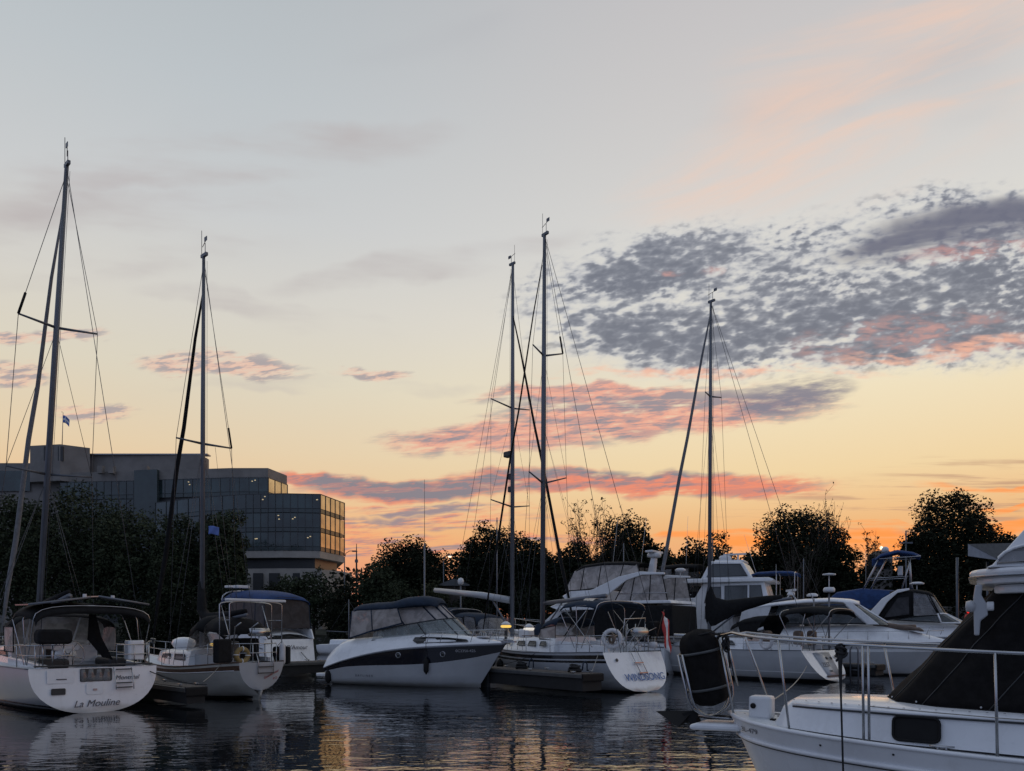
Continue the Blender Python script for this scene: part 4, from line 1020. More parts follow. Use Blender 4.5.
h.rail(Cc, .02, 1, .028, 'aluminium', f=.965, out=.012, name='rub_rail')
# moulded deck: rows of sections
mb = MB(); rows = []
for i in range(31):
    q = i/30; p = h.pt(q, 1.); w = p.y
    hump = curve([(0, .62), (.05, .95), (.12, .98), (.22, .84), (.4, .66), (.6, .56), (.8, .38), (.93, .14), (1, .02)])(q)
    half = [(p.x, w, p.z), (p.x, w*.97, p.z+.06*min(1, hump*5)), (p.x, w*.86, p.z+hump*.42), (p.x, w*.74, p.z+hump*.80), (p.x, w*.5, p.z+hump*.97)]
    rows.append(half+[(p.x, 0, p.z+hump)]+[(a, -b, c) for a, b, c in half[::-1]])
mb.grid(rows); mb.poly(rows[0]); mb.build('deck_moulding', 'gelcoat', Cc)
mb = MB(); mb.rbox((-.42, 0, .42), (.95, 2.4, .14), .25); mb.build('swim_platform', 'gelcoat', Cc, bevel=.03)
mb = MB(); mb.prof([(-.25, -.2), (-.12, .32), (-.02, .32), (-.05, -.2)], .22, 0); mb.build('stern_drive', 'plastic_dark', Cc, bevel=.03)
def topz(x, k=.80): # deck height where the windscreen stands
    q = x/8.75; return curve(sheerC)(q)+k*curve([(0, .62), (.05, .95), (.12, .98), (.22, .84), (.4, .66), (.6, .56), (.8, .38), (.93, .14), (1, .02)])(q)
# windscreen: base and top curves (wraps round the bow side)
def wrap(x0, x1, w, zf, n=20, p=2.4):
    r = []
    for j in range(n+1):
        a = lin(-1, 1, j/n); x = lin(x0, x1, 1-abs(a)**p); y = -w*math.copysign(min(1, abs(a)*1.0)**.9, a)
        r.append(Vector((x, y*(1 if abs(a) > .02 else 1), zf(x, a))))
    return r
wb = wrap(2.3, 7.05, 1.06, lambda x, a: topz(x)-.02)
wt_ = wrap(2.35, 6.05, .96, lambda x, a: lin(3.02, 2.45, abs(a)**3))
panelgrid(Cc, 'windscreen', 'clear_glass', wb, wt_)
pt_part(Cc, 'windscreen_frame', 'plastic_dark', wt_, .03); pt_part(Cc, 'windscreen_base', 'plastic_dark', wb, .02)
for j in (3, 6, 8, 12, 14, 17): pt_part(Cc, 'windscreen_post', 'plastic_dark', [wb[j], wt_[j]], .025)
ct = wrap(1.7, 5.35, 1.0, lambda x, a: lin(3.62, 3.40, abs(a)**2))
panelgrid(Cc, 'canopy_panel', 'vinyl', wt_, ct)
for j in (2, 5, 7, 9, 11, 13, 15, 18): pt_part(Cc, 'canopy_seam', 'navy_canvas', [wt_[j], wt_[j].lerp(ct[j], .5), ct[j]], .035)
pt_part(Cc, 'canopy_edge', 'navy_canvas', ct, .035)
# soft top
xs = [1.25, 1.5, 2.2, 3.0, 3.4, 3.9, 4.6, 5.1, 5.38]; zt_ = [3.60, 3.70, 3.76, 3.78, 3.84, 3.98, 4.02, 3.93, 3.70]
canopy(Cc, 'soft_top', 'navy_canvas', xs, [1.05, 1.08, 1.1, 1.1, 1.1, 1.08, .98, .72, .4], zt_, [.30, .32, .36, .36, .4, .48, .45, .35, .2], solid=.03)
for s in (1, -1):
    def zz(x): return topz(x, .9)
    A1 = [(1.05, s*1.08, 2.12-.0), (1.6, s*1.1, 2.26), (2.35, s*1.08, 2.47)]; B1 = [(1.2, s*1.06, 3.36), (1.6, s*1.09, 3.38), (2.3, s*1.1, 3.40)]
    panelgrid(Cc, 'canopy_panel', 'vinyl', A1, B1)
    A2 = [(2.35, s*1.08, 2.47), (3.1, s*1.05, 2.62), (3.9, s*1.0, 2.80)]; B2 = [(2.3, s*1.1, 3.40), (3.0, s*1.1, 3.42), (3.7, s*1.08, 3.46)]
    panelgrid(Cc, 'canopy_panel', 'vinyl', A2, B2)
    for a, b in zip(A1+A2[1:], B1+B2[1:]): pt_part(Cc, 'canopy_seam', 'navy_canvas', [a, b], .028) if a in (A1[0], A1[2], A2[2]) else None
    pt_part(Cc, 'canopy_hem', 'navy_canvas', A1+A2[1:], .035)
    pt_part(Cc, 'canopy_frame', 'steel', [(2.4, s*1.05, 2.5), (3.6, s*1.05, 3.4)], .018)
panelgrid(Cc, 'canopy_panel', 'vinyl', [(1.05, y, 2.12) for y in (-1.08, -.5, 0, .5, 1.08)], [(1.2, y, 3.36+.2*(1-(y/1.08)**2)) for y in (-1.06, -.5, 0, .5, 1.06)])
def hp(x, z, side=-1, e=.012):
    p = h.at_z(x, z, side); return Vector((p.x, p.y+side*e, p.z))
# smoked cabin window let into the deck side, portholes, lettering
for s in (1, -1):
    prof_ = [(4.6, 2.04), (4.85, 1.92), (6.4, 1.98), (7.15, 2.02), (7.05, 2.08), (6.2, 2.16), (5.2, 2.18), (4.65, 2.16)]
    pts = []
    for x, z in prof_:
        q = x/8.75; p = h.pt(q, 1.); w = p.y; hm = curve([(0, .62), (.05, .95), (.12, .98), (.22, .84), (.4, .66), (.6, .56), (.8, .38), (.93, .14), (1, .02)])(q)
        f = max(0, min(1, (z-p.z)/(hm*.8+1e-4))); yy_ = w*lin(.97, .74, f)+.03; pts.append((x, s*yy_, z))
    winwin(Cc, pts, (0, s, .35), 'black_gloss', fr=(.018, 'plastic_dark'))
    for x, z in ((3.95, 1.40), (6.05, 1.46)):
        p = hp(x, z, s); mb = MB(); mb.torus(p, (0.1, s, 0), .11, .022, 16, 6); pw = mb.build('porthole', 'steel', Cc)
        mb = MB(); mb.lathe([(0, .0), (.10, .0), (.10, .02), (0, .02)], frame(p, (1, 0, 0), (0, 0, 1)) if s < 0 else frame(p, (-1, 0, 0), (0, 0, 1))); mb.build('porthole_glass', 'black_gloss', pw)
fnC = lambda p: hp(p.x, p.z, -1, .014+(.0))
text(Cc, 'registration', '0C2350-425', .155, frame((7.0, -1, 1.60), (1, 0, 0), (0, 0, 1)), 'ink_white', fn=fnC, lift=.0)
text(Cc, 'maker_lettering', 'BAYLINER', .15, frame((2.05, -1, .44), (1, 0, 0), (0, 0, 1)), 'ink_dark', fn=fnC, lift=.0, space=1.6)
for x in (5.3, 5.9, 6.6, 7.2, 7.9):
    for s in (1, -1):
        p = h.sheer(x, s, .08, .05); q = p+Vector((.18, 0, .55)); pt_part(Cc, 'rail_stanchion', 'steel', [p, q], .014)
for s in (1, -1):
    pt_part(Cc, 'bow_rail', 'steel', [h.sheer(4.7, s, .1, .3)]+[h.sheer(x, s, .08, .6)+Vector((.18, 0, 0)) for x in (5.3, 5.9, 6.6, 7.2, 7.8)]+[Vector((8.45, s*.2, 2.5))], .016)
pt_part(Cc, 'bow_rail', 'steel', [(8.45, .2, 2.5), (8.55, 0, 2.5), (8.45, -.2, 2.5)], .016)
mb = MB(); mb.rbox((6.9, 0, topz(6.9, 1)+.04), (.55, .6, .05), .12); mb.build('deck_hatch', 'vinyl_grey', Cc, bevel=.015)
mb = MB(); mb.rbox((7.5, 0, topz(7.5, 1)+.02), (.5, .9, .06), .2); mb.build('deck_pad', 'plastic_white', Cc)
mb = MB(); mb.rbox((8.65, 0, 2.0), (.7, .3, .08), .1); mb.tube([(8.4, 0, 2.08), (8.85, 0, 2.06)], .03); mb.build('anchor_roller', 'steel', Cc)
wheel(Cc, (3.6, -.55, 2.75), .22, (.8, 0, .6), 'plastic_dark')
for y in (-.55, .5):
    mb = MB(); mb.rbox((2.9, y, 2.35), (.5, .5, .9), .12, axis=1); mb.build('helm_seat', 'tan_cushion', Cc, bevel=.06)
p = hp(5.35, .95, -1, .14); fender(world(Cc, p), .62, .115, 'rubber', 'black fender hanging against the side of the navy and white cruiser', hang=world(Cc, (5.35, -1.38, 2.5)))
p = hp(.1, .35, -1, .12); fender(world(Cc, (.0, -1.25, .36)), .55, .15, 'rubber', 'black fender at the stern corner of the navy and white cruiser', hang=world(Cc, (.1, -1.2, .85)))
# ================================================================== sloop with the raked transom lettered WINDSONG
D = thing('sailing_yacht', 'white sloop with twin dark sheer stripes and a raked transom lettered WINDSONG', 'sailboat', (5.42, 30.5, 0), (-.62, .785), 'sailing yachts with masts')
h = Hull(11.4, [(0, 1.72), (.2, 1.85), (.5, 1.90), (.75, 1.35), (.92, .5), (1, .03)], [(0, 1.60), (.5, 1.52), (1, 1.82)], [(0, -.02), (.25, .3), (.6, .45), (1, .2)], .9, .78, [(0, 2.7), (.5, 2.3), (1, 1.25)], sternpow=7)
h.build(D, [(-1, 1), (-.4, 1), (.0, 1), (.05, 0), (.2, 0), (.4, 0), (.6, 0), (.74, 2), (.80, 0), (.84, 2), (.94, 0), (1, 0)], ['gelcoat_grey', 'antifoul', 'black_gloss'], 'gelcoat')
h.deck(D, 0, 1, hole=(.12, .33, .9), n=36); h.rail(D, 0, 1, .025, 'aluminium', dz=.02, name='toe_rail')
mb = MB(); mb.box((2.7, 0, .95), (2.4, 1.76, .06)); mb.build('cockpit_floor', 'teak', D)
for s in (1, -1):
    mb = MB(); mb.prof([(1.2, .95), (4.2, .95), (4.2, 2.02), (3.0, 1.98), (1.2, 1.82)], .06, s*.95); mb.build('coaming', 'gelcoat', D, bevel=.03)
    mb = MB(); mb.box((2.7, s*.68, 1.2), (2.3, .42, .5)); mb.build('bench', 'gelcoat', D, bevel=.03)
mb = MB(); mb.prof([(-.1, .0), (.45, .02), (.2, -.6), (-.25, -.6)], .05); mb.build('rudder', 'gelcoat_grey', D)
trunk_house(D, [(4.15, 1.35, 1.2, 1.52, 2.15), (6.0, 1.3, 1.1, 1.55, 2.15), (7.6, 1.05, .85, 1.6, 2.08), (8.9, .65, .45, 1.68, 1.92), (9.6, .3, .2, 1.72, 1.78)])
wy = lambda x, z: lin(1.35, 1.0, max(0, (x-4.6)/3.2))+.035-(z-1.7)*.3
side_windows(D, [[(4.6, 1.80), (5.1, 1.80), (5.05, 1.99), (4.7, 1.99)], [(5.4, 1.78), (6.05, 1.80), (5.95, 2.0), (5.5, 2.0)], [(6.3, 1.80), (6.95, 1.82), (6.85, 1.99), (6.4, 2.0)], [(7.6, 1.84), (7.95, 1.85), (7.85, 1.97), (7.65, 1.98)]], wy)
for s in (1, -1):
    for x in (4.9, 5.4, 5.9, 6.4, 6.9): pt_part(D, 'handrail_foot', 'teak', [(x, s*.72, 2.16), (x, s*.72, 2.25)], .02)
    pt_part(D, 'handrail', 'teak', [(4.7, s*.72, 2.25), (7.1, s*.70, 2.24)], .02)
tD = lambda z: .78*z/1.6-.04
text(D, 'yacht_name', 'WINDSONG', .44, frame((tD(.60)-.06, -.14, .60), (0, -1, 0), (.49, 0, 1)), 'ink_blue', space=.92)
for y in (.16, -.24): pt_part(D, 'ladder_rail', 'steel', [(tD(1.75)-.06, y+.1, 1.78), (tD(.7)-.09, y-.06, .72)], .016)
for z in (.78, 1.18):
    mb = MB(); mb.box((tD(z)-.10, -.02+(z-1)*.12, z), (.07, .5, .04)); mb.build('ladder_step', 'steel', D)
mb = MB(); mb.lathe([(0, 0), (.07, 0), (.07, .02), (0, .02)], frame((tD(1.3)-.03, 1.15, 1.30), *TR(.49))); mb.build('exhaust_port', 'plastic_dark', D)
for zz in (.32, .66):
    for s in (1, -1): pt_part(D, 'pushpit', 'steel', [(.85, s*.45, 1.62+zz), (.85, s*1.5, 1.62+zz), (1.3, s*1.72, 1.6+zz), (2.2, s*1.82, 1.58+zz)], .017)
for s in (1, -1):
    for x, y in ((.85, .45), (.85, 1.05), (.9, 1.5), (1.5, 1.75), (2.2, 1.82)): pt_part(D, 'pushpit_leg', 'steel', [(x, s*y, 1.55), (x, s*y, 2.28)], .017)
    stanchions(D, h, [3.8, 5.4, 7.0, 8.6], .64, s, aft=(2.2, s*1.82, 2.24), fore=h.sheer(9.9, s, .07, .62))
pulpit(D, h, 9.9, 11.1, .62)
# stern gear
for y in (-.3, -.9, .2):
    pt_part(D, 'gear_post', 'steel', [(.95, y, 1.6), (.9, y, 2.75)], .02)
pt_part(D, 'stern_arch', 'steel', [(1.0, .35, 2.2), (.95, .3, 2.95), (.95, -.95, 3.0), (1.0, -1.0, 2.2)], .024)
mb = MB(); mb.lathe([(0, -.42), (.14, -.42), (.2, -.3), (.2, .3), (.14, .42), (0, .42)], Matrix.Translation((.75, -.4, 2.42)) @ Matrix.Rotation(PI/2, 4, 'X'), 14); mb.build('barbecue', 'steel', D)
mb = MB(); mb.rbox((.8, -1.35, 2.55), (.3, .5, .62), .12, axis=0); mb.build('outboard_cover', 'black_canvas', D, bevel=.06)
mb = MB(); mb.lathe([(0, 0), (.16, .02), (.2, .15), (.16, .28), (0, .3)], Matrix.Translation((.7, -1.15, 1.72)), 12); mb.build('rope_bag', 'fender_white', D)
for k, (y0, y1) in enumerate(((.35, -.5), (-.2, -1.2), (.5, .1))):
    pt_part(D, 'dinghy_davit', 'steel', [(1.0, y0, 1.7), (.7, (y0+y1)/2, 2.3+.1*k), (.55, y1, 2.6)], .018)
mb = MB(); mb.prof([(2.2, .98), (2.4, 1.8), (2.55, 2.05), (2.7, 1.8), (2.75, .98)], .14); mb.build('steering_pedestal', 'gelcoat', D)
wheel(D, (2.15, 0, 1.95), .48)
# spray hood, bimini and their frames
canopy(D, 'spray_hood', 'navy_canvas', [4.15, 4.5, 5.0, 5.25], [1.15, 1.18, 1.15, 1.1], [3.05, 3.08, 2.98, 2.84], .34, solid=.025)
n = 12
a = [(5.25, 1.1*math.sin(lin(-PI/2, PI/2, j/n)), 2.84-.34*abs(j/n*2-1)**2.6) for j in range(n+1)]
b = [(6.0-.75*abs(j/n*2-1)**2, 1.12*math.sin(lin(-PI/2, PI/2, j/n)), 2.18) for j in range(n+1)]
panelgrid(D, 'hood_window', 'vinyl', a, b)
for j in (0, 3, 9, 12): pt_part(D, 'hood_seam', 'black_canvas', [a[j], b[j]], .03)
for s in (1, -1):
    winwin(D, [(4.2, s*1.16, 2.7), (5.25, s*1.12, 2.55), (5.3, s*1.13, 2.1), (4.2, s*1.17, 2.05)], (0, s, 0), 'vinyl', fr=(.025, 'black_canvas'))
canopy(D, 'bimini', 'navy_canvas', [1.35, 1.8, 2.6, 3.4, 3.7], [1.4, 1.45, 1.48, 1.45, 1.4], [3.62, 3.74, 3.80, 3.74, 3.58], .32, solid=.025)
panelgrid(D, 'bimini_window', 'vinyl', [(2.0, 1.47, 3.50), (2.0, .9, 3.80), (2.0, .3, 3.82)], [(2.6, 1.49, 3.52), (2.6, .9, 3.84), (2.6, .3, 3.85)])
for x, x0 in ((1.4, 2.3), (2.6, 2.5), (3.65, 2.7)): hoop(D, x, 1.45, 1.75, 3.70, .32, x0=x0, r=.018)
for s in (1, -1):
    pt_part(D, 'frame_brace', 'steel', [(1.6, s*1.5, 1.8), (3.3, s*1.45, 3.4)], .016); pt_part(D, 'frame_brace', 'steel', [(3.5, s*1.5, 1.9), (2.0, s*1.45, 3.3)], .016)
MD = rig(D, 6.45, 2.15, 0, 20.9, .135, [(9.35, 1.15, .35, .35), (15.3, .92, .30, .22)], chain=1.7, chz=1.6, stay=(11.3, 0, 1.95), stay_f=.97, furl=(.03, .96, .05), back=[(.3, 1.2, 1.6), (.3, -1.2, 1.6)], boot=-1, lean=(-.15, 0))
pt_part(D, 'boom', 'aluminium', [(6.3, 0, 3.75), (2.3, 0, 3.95)], .10, 10)
pt_part(D, 'gooseneck_vang', 'aluminium', [(6.35, 0, 2.5), (5.1, 0, 3.7)], .04)
pt_part(D, 'mainsheet', 'rope', [(3.2, 0, 3.85), (3.9, .1, 2.2)], .02, 5)
for y in (-.1, .1): pt_part(D, 'lazy_jack', 'wire', [(3.4, y, 4.0), MD(12.0)], .007, 4)
mb = MB(); mb.rbox((7.4, .1, 2.35), (.8, .7, .4), .15); mb.build('sail_bag', 'plastic_white', D, bevel=.1)
mb = MB(); mb.lathe([(0, 0), (.2, .05), (.22, .35), (.12, .6), (0, .65)], Matrix.Translation((6.35, .32, 2.16)), 12); mb.build('mast_bag', 'navy_canvas', D)
mb = MB(); mb.lathe([(0, 0), (.16, .05), (.2, .4), (.12, .75), (0, .8)], Matrix.Translation((6.1, -.25, 2.16)), 12); mb.build('red_bag', 'red', D)
r_ = ring(world(D, (.92, 1.05, 2.15)), (-.2, -1, .0), .34, .09, 'ring_white', 'white ring lifebuoy on the WINDSONG stern rail')
mb = MB(); mb.torus((.94, 1.05, 2.13), (-.2, -1, 0), .17, .05, 16, 6); mb.torus((.96, 1.05, 2.11), (-.1, -1, .2), .13, .05, 16, 6); mb.build('throw_line', 'brown_vinyl', D)
# ensign on a leaning staff
pt_part(D, 'flag_staff', 'teak', [(.75, -1.28, 1.75), (.35, -1.45, 3.35)], .018)
mb = MB(); rows = []
for i in range(9):
    a = i/8; rows.append([(0.40-.05*math.sin(a*9+j), -1.36-j*.055-.035*math.sin(a*12+j*1.3)-a*.16, 3.28-a*1.45-.05*j) for j in range(9)])
mb.grid(rows, mfun=lambda i, j: 1 if 3 <= j <= 5 else 0)
tag(mb.build('ensign', ['red', 'flag_white'], solid=.008), 'red and white ensign drooping from the WINDSONG stern staff', 'flag')
e = bpy.data.objects['ensign']; e.location = D.location; e.rotation_euler = D.rotation_euler
for x, z, lb in ((9.6, .95, 'foremost black fender on the WINDSONG port side, below the amber dock light'), (8.7, .95, 'second black fender on the WINDSONG port side'), (7.6, .90, 'third black fender on the WINDSONG port side')):
    p = h.at_z(x, z, 1); fender(world(D, (p.x, p.y+.14, z)), .42, .16, 'rubber', lb, hang=world(D, h.sheer(x, 1, .05, .1)))

# ================================================================== sloop behind the bow rail
Eb = thing('sailing_yacht', 'grey-white sloop with black sail cover and open transom, behind the foreground bow rail', 'sailboat', (15.66, 36.5, 0), (-.65, .76), 'sailing yachts with masts')
h = Hull(11.6, [(0, 1.62), (.25, 1.85), (.5, 1.88), (.75, 1.3), (.92, .5), (1, .03)], [(0, 1.50), (.5, 1.50), (1, 1.72)], [(0, -.03), (.25, .3), (.6, .42), (1, .2)], .8, 1.0, [(0, 2.7), (.5, 2.3), (1, 1.25)], sternpow=7)
h.build(Eb, [(-1, 1), (-.4, 1), (.0, 1), (.10, 0), (.30, 2), (.325, 0), (.55, 0), (.80, 0), (.82, 0), (1, 0)], ['gelcoat_grey', 'antifoul', 'gelcoat'], 'gelcoat')
h.deck(Eb, 0, 1, hole=(.11, .34, .95), n=36); h.rail(Eb, 0, 1, .025, 'aluminium', dz=.02, name='toe_rail')
tE = lambda z: 1.0*z/1.5-.05
mb = MB(); mb.grid([[(tE(z)-.012, y, z) for y in (lin(.62, .78, (z-.3)/1.1), 0, -lin(.62, .78, (z-.3)/1.1))] for z in (.32, .6, .9, 1.2, 1.40)]); mb.build('stern_recess', 'gelcoat_grey', Eb, solid=.012)
mb = MB(); mb.box((tE(.3)-.03, -.1, .30), (.12, 1.7, .05)); mb.build('bathing_step', 'teak', Eb)
text(Eb, 'yacht_name', 'ZEST', .34, frame((tE(.82)-.03, .22, .82), *TR(.66)), 'ink_dark')
text(Eb, 'home_port', 'ONT', .16, frame((tE(.52)-.03, .1, .52), *TR(.66)), 'ink_dark')
for y, z in ((-.2, 1.12), (-.62, 1.12), (-1.15, 1.18), (-1.32, 1.10)):
    mb = MB(); mb.lathe([(0, 0), (.075, 0), (.08, .03), (0, .035)], frame((tE(z)-.02, y, z), *TR(.66))); mb.build('stern_light', 'plastic_dark', Eb)
mb = MB(); mb.box((2.7, 0, .95), (2.6, 1.86, .06)); mb.build('cockpit_floor', 'teak', Eb)
for s in (1, -1):
    mb = MB(); mb.prof([(1.3, .95), (4.3, .95), (4.3, 1.95), (3.0, 1.9), (1.3, 1.75)], .06, s*1.0); mb.build('coaming', 'gelcoat', Eb, bevel=.03)
    for zz in (.32, .66): pt_part(Eb, 'pushpit', 'steel', [(1.05, s*.5, 1.5+zz), (1.05, s*1.4, 1.5+zz), (1.5, s*1.62, 1.5+zz), (2.5, s*1.76, 1.5+zz)], .016)
    for x, y in ((1.05, .5), (1.05, 1.4), (1.6, 1.65), (2.5, 1.76)): pt_part(Eb, 'pushpit_leg', 'steel', [(x, s*y, 1.45), (x, s*y, 2.16)], .016)
    stanchions(Eb, h, [4.0, 5.6, 7.2, 8.8], .62, s, aft=(2.5, s*1.76, 2.16), fore=h.sheer(10.2, s, .07, .62))
pulpit(Eb, h, 10.2, 11.3, .62)
trunk_house(Eb, [(4.3, 1.35, 1.2, 1.5, 2.08), (6.2, 1.3, 1.1, 1.52, 2.08), (8.0, 1.0, .8, 1.6, 1.98), (9.4, .5, .35, 1.66, 1.78)])
side_windows(Eb, [[(4.8, 1.74), (6.6, 1.76), (6.5, 1.94), (5.0, 1.94)], [(6.9, 1.76), (7.8, 1.78), (7.6, 1.90), (7.0, 1.92)]], lambda x, z: lin(1.35, 1.0, max(0, (x-4.8)/3.2))-.005-(z-1.7)*.25)
for x in (6.6, 6.9):
    p = h.at_z(x, 1.05, 1); mb = MB(); mb.rbox((p.x, p.y+.005, p.z), (.24, .03, .12), .03, axis=1); mb.build('hull_window', 'black_gloss', Eb)
canopy(Eb, 'bimini', 'black_canvas', [-.3, .1, 1.0, 1.9, 2.4], [1.2, 1.3, 1.32, 1.3, 1.2], [3.42, 3.58, 3.66, 3.60, 3.38], .34, solid=.03)
for x, x0 in ((-.2, 1.2), (1.0, 1.4), (2.3, 1.6)): hoop(Eb, x, 1.3, 1.7, 3.52, .34, x0=x0, r=.018)
canopy(Eb, 'spray_hood', 'black_canvas', [3.2, 4.0, 4.6, 5.2], [1.2, 1.22, 1.2, 1.1], [3.25, 3.22, 3.1, 2.85], .36, solid=.025)
panelgrid(Eb, 'hood_window', 'vinyl_grey', [(5.2, 1.1*math.sin(lin(-PI/2, PI/2, j/10)), 2.85-.36*abs(j/5-1)**2.6) for j in range(11)], [(6.0-.7*abs(j/5-1)**2, 1.12*math.sin(lin(-PI/2, PI/2, j/10)), 2.1) for j in range(11)])
for s in (1, -1):
    mb = MB(); mb.add([(3.3, s*1.21, 2.95), (4.8, s*1.2, 2.9), (4.5, s*1.2, 2.2), (3.9, s*1.2, 2.0)], [(0, 1, 2, 3)]); mb.build('hood_curtain', 'black_canvas', Eb, solid=.02)
wheel(Eb, (2.0, 0, 1.95), .5)
mb = MB(); mb.lathe([(0, .98), (.18, .98), (.14, 1.7), (.2, 1.95), (0, 2.1)], Matrix.Translation((2.25, 0, 0)), 12); mb.build('steering_pedestal', 'gelcoat', Eb)
for x, y in ((3.3, .75), (1.6, .8), (1.7, -.7)):
    mb = MB(); mb.rbox((x, y, 2.1), (.35, .45, .75), .14, axis=1); mb.build('cockpit_cushion', 'brown_vinyl', Eb, bevel=.06)
ring(world(Eb, (2.7, 1.86, 1.92)), (-.76, -.65, 0), .30, .085, 'ring_white', 'white horseshoe lifebuoy on the rail of the grey-white sloop')
pt_part(Eb, 'radar_post', 'aluminium', [(.7, -.5, 1.5), (.7, -.5, 4.35)], .045, 8); radar_dome(Eb, (.7, -.5, 4.35), .28, .26)
mb = MB(); mb.lathe([(0, 0), (.32, 0), (.3, .06), (0, .1)], Matrix.Translation((.7, -.5, 5.2)), 14); mb.tube([(.7, -.5, 4.6), (.7, -.5, 5.2)], .025); mb.build('antenna_disc', 'plastic_white', Eb)
pt_part(Eb, 'wind_generator_post', 'aluminium', [(.85, .7, 1.5), (.85, .7, 4.0)], .03)
rig(Eb, 7.3, 2.08, 0, 20.6, .125, [(15.4, .75, .2, .05)], chain=1.7, chz=1.55, stay=(11.5, 0, 1.9), stay_f=.975, furl=(.03, .99, .10), back=[(.9, 1.0, 1.5), (.9, -1.0, 1.5)], lean=(-.1, 0), furlmat='sail_grey', m='aluminium')
pt_part(Eb, 'boom', 'aluminium', [(7.2, 0, 3.6), (2.4, 0, 4.1)], .085, 8)
mb = MB(); rows = []
for x, zt_, zb_, w in ((7.45, 4.6, 2.85, .16), (7.2, 5.0, 2.7, .2), (6.9, 4.3, 2.75, .24), (6.2, 4.12, 3.1, .24), (5.0, 4.2, 3.55, .2), (3.8, 4.28, 3.85, .15), (2.9, 4.3, 4.05, .09)):
    rows.append([(x, w*math.cos(t), lin(zb_, zt_, .5+.5*math.sin(t))) for t in [2*PI*k/12 for k in range(12)]])
mb.grid(rows, True); mb.poly(rows[0]); mb.poly(rows[-1]); mb.build('sail_cover', 'black_canvas', Eb)
pt_part(Eb, 'rigid_vang', 'dark_alu', [(7.2, 0, 2.3), (5.6, 0, 3.4)], .05)

# ================================================================== white cruiser with the blue top, behind the cream sloop
Fb = thing('motor_cruiser', 'white cruiser with a blue soft top and grey side curtains, stern to the right', 'motorboat', (-11.75, 41.0, 0), (-.74, .67), 'motor cruisers in the marina')
h = Hull(9.6, [(0, 1.5), (.5, 1.6), (.8, 1.1), (1, .05)], [(0, 2.0), (.25, 2.35), (.6, 2.3), (1, 2.3)], [(0, .3), (.5, .4), (1, .1)], 1.3, .5, chine=(.15, .92), sternpow=12)
h.build(Fb, [(-1, 1), (0, 1), (.06, 0), (.3, 0), (.55, 0), (.8, 0), (1, 0)], ['gelcoat', 'antifoul'], 'gelcoat')
h.deck(Fb, 0, 1, dz=0, camber=.3); h.rail(Fb, .05, 1, .03, 'aluminium', f=.72, out=.012)
mb = MB(); mb.rbox((-.45, 0, .5), (1.2, 2.7, .14), .3); mb.build('swim_platform', 'gelcoat', Fb, bevel=.03)
for s in (1, -1):
    mb = MB(); mb.prof([(.3, 2.0), (.55, 2.55), (4.6, 2.62), (5.6, 2.3)], .05, s*1.42); mb.build('bulwark', 'gelcoat', Fb, bevel=.03)
    lo = [(.62, s*1.42, 2.6), (1.6, s*1.43, 2.62), (2.8, s*1.43, 2.63), (4.5, s*1.4, 2.62)]; hi = [(.72, s*1.36, 4.12), (1.6, s*1.38, 4.16), (2.8, s*1.38, 4.2), (4.3, s*1.36, 4.2)]
    for k in range(3): panelgrid(Fb, 'side_curtain', 'vinyl_dark', lo[k:k+2], hi[k:k+2])
    for a, b in zip(lo, hi): pt_part(Fb, 'curtain_seam', 'navy_canvas', [a, b], .025)
    pt_part(Fb, 'curtain_hem', 'navy_canvas', [(p[0], p[1]+s*.03, p[2]+.03) for p in lo], .055)
panelgrid(Fb, 'aft_curtain', 'vinyl_dark', [(.62, y, 2.6) for y in (-1.42, -.5, .5, 1.42)], [(.72, y, 4.12+.2*(1-(y/1.4)**2)) for y in (-1.36, -.5, .5, 1.36)])
panelgrid(Fb, 'windscreen', 'vinyl', [(4.6+1.4*(1-(y/1.4)**2), y, 2.6) for y in (-1.4, -.9, -.3, .3, .9, 1.4)], [(4.4+.8*(1-(y/1.4)**2), y, 4.2) for y in (-1.36, -.9, -.3, .3, .9, 1.36)])
canopy(Fb, 'soft_top', 'blue_canvas', [.6, 1.0, 1.9, 2.8, 3.8, 4.8, 5.6, 6.2], [1.38, 1.42, 1.44, 1.44, 1.44, 1.4, 1.3, 1.0], [4.18, 4.42, 4.62, 4.72, 4.76, 4.72, 4.5, 4.15], [.3, .42, .5, .55, .58, .55, .5, .3], solid=.03)
mb = MB(); mb.tube([(5.2, 1.46*math.sin(lin(-PI/2, PI/2, j/10)), 4.77-.56*abs(j/5-1)**2.6) for j in range(11)], .035); mb.build('top_seam', 'plastic_white', Fb)
mb = MB(); mb.rbox((5.0, .9, 4.98), (.5, .8, .13), .1); mb.build('roof_hatch', 'plastic_white', Fb, bevel=.03)
mb = MB(); mb.rbox((4.0, .9, 4.94), (.5, .8, .16), .1); mb.build('roof_hatch', 'plastic_white', Fb, bevel=.03)
for p in ((5.0, .9, 4.6), (4.0, .9, 4.6)): pt_part(Fb, 'hatch_bracket', 'plastic_dark', [p, (p[0], p[1], 4.95)], .03)
pt_part(Fb, 'boat_hook', 'dark_rope', [(.22, -.55, 1.3), (.06, -.8, .95), (-.1, -1.15, .6)], .02)
text(Fb, 'boat_name', "Ty D'Amour", .34, frame((.27, -.1, 1.55), (0, -1, 0), (.25, 0, 1)), 'ink_dark', shear=.3)
for x, z in ((1.15, 1.1), (1.6, .75)):
    p = h.at_z(x, z, 1); mb = MB(); mb.rbox(p, (.14, .04, .1), .03, axis=1); mb.build('hull_vent', 'plastic_dark', Fb)

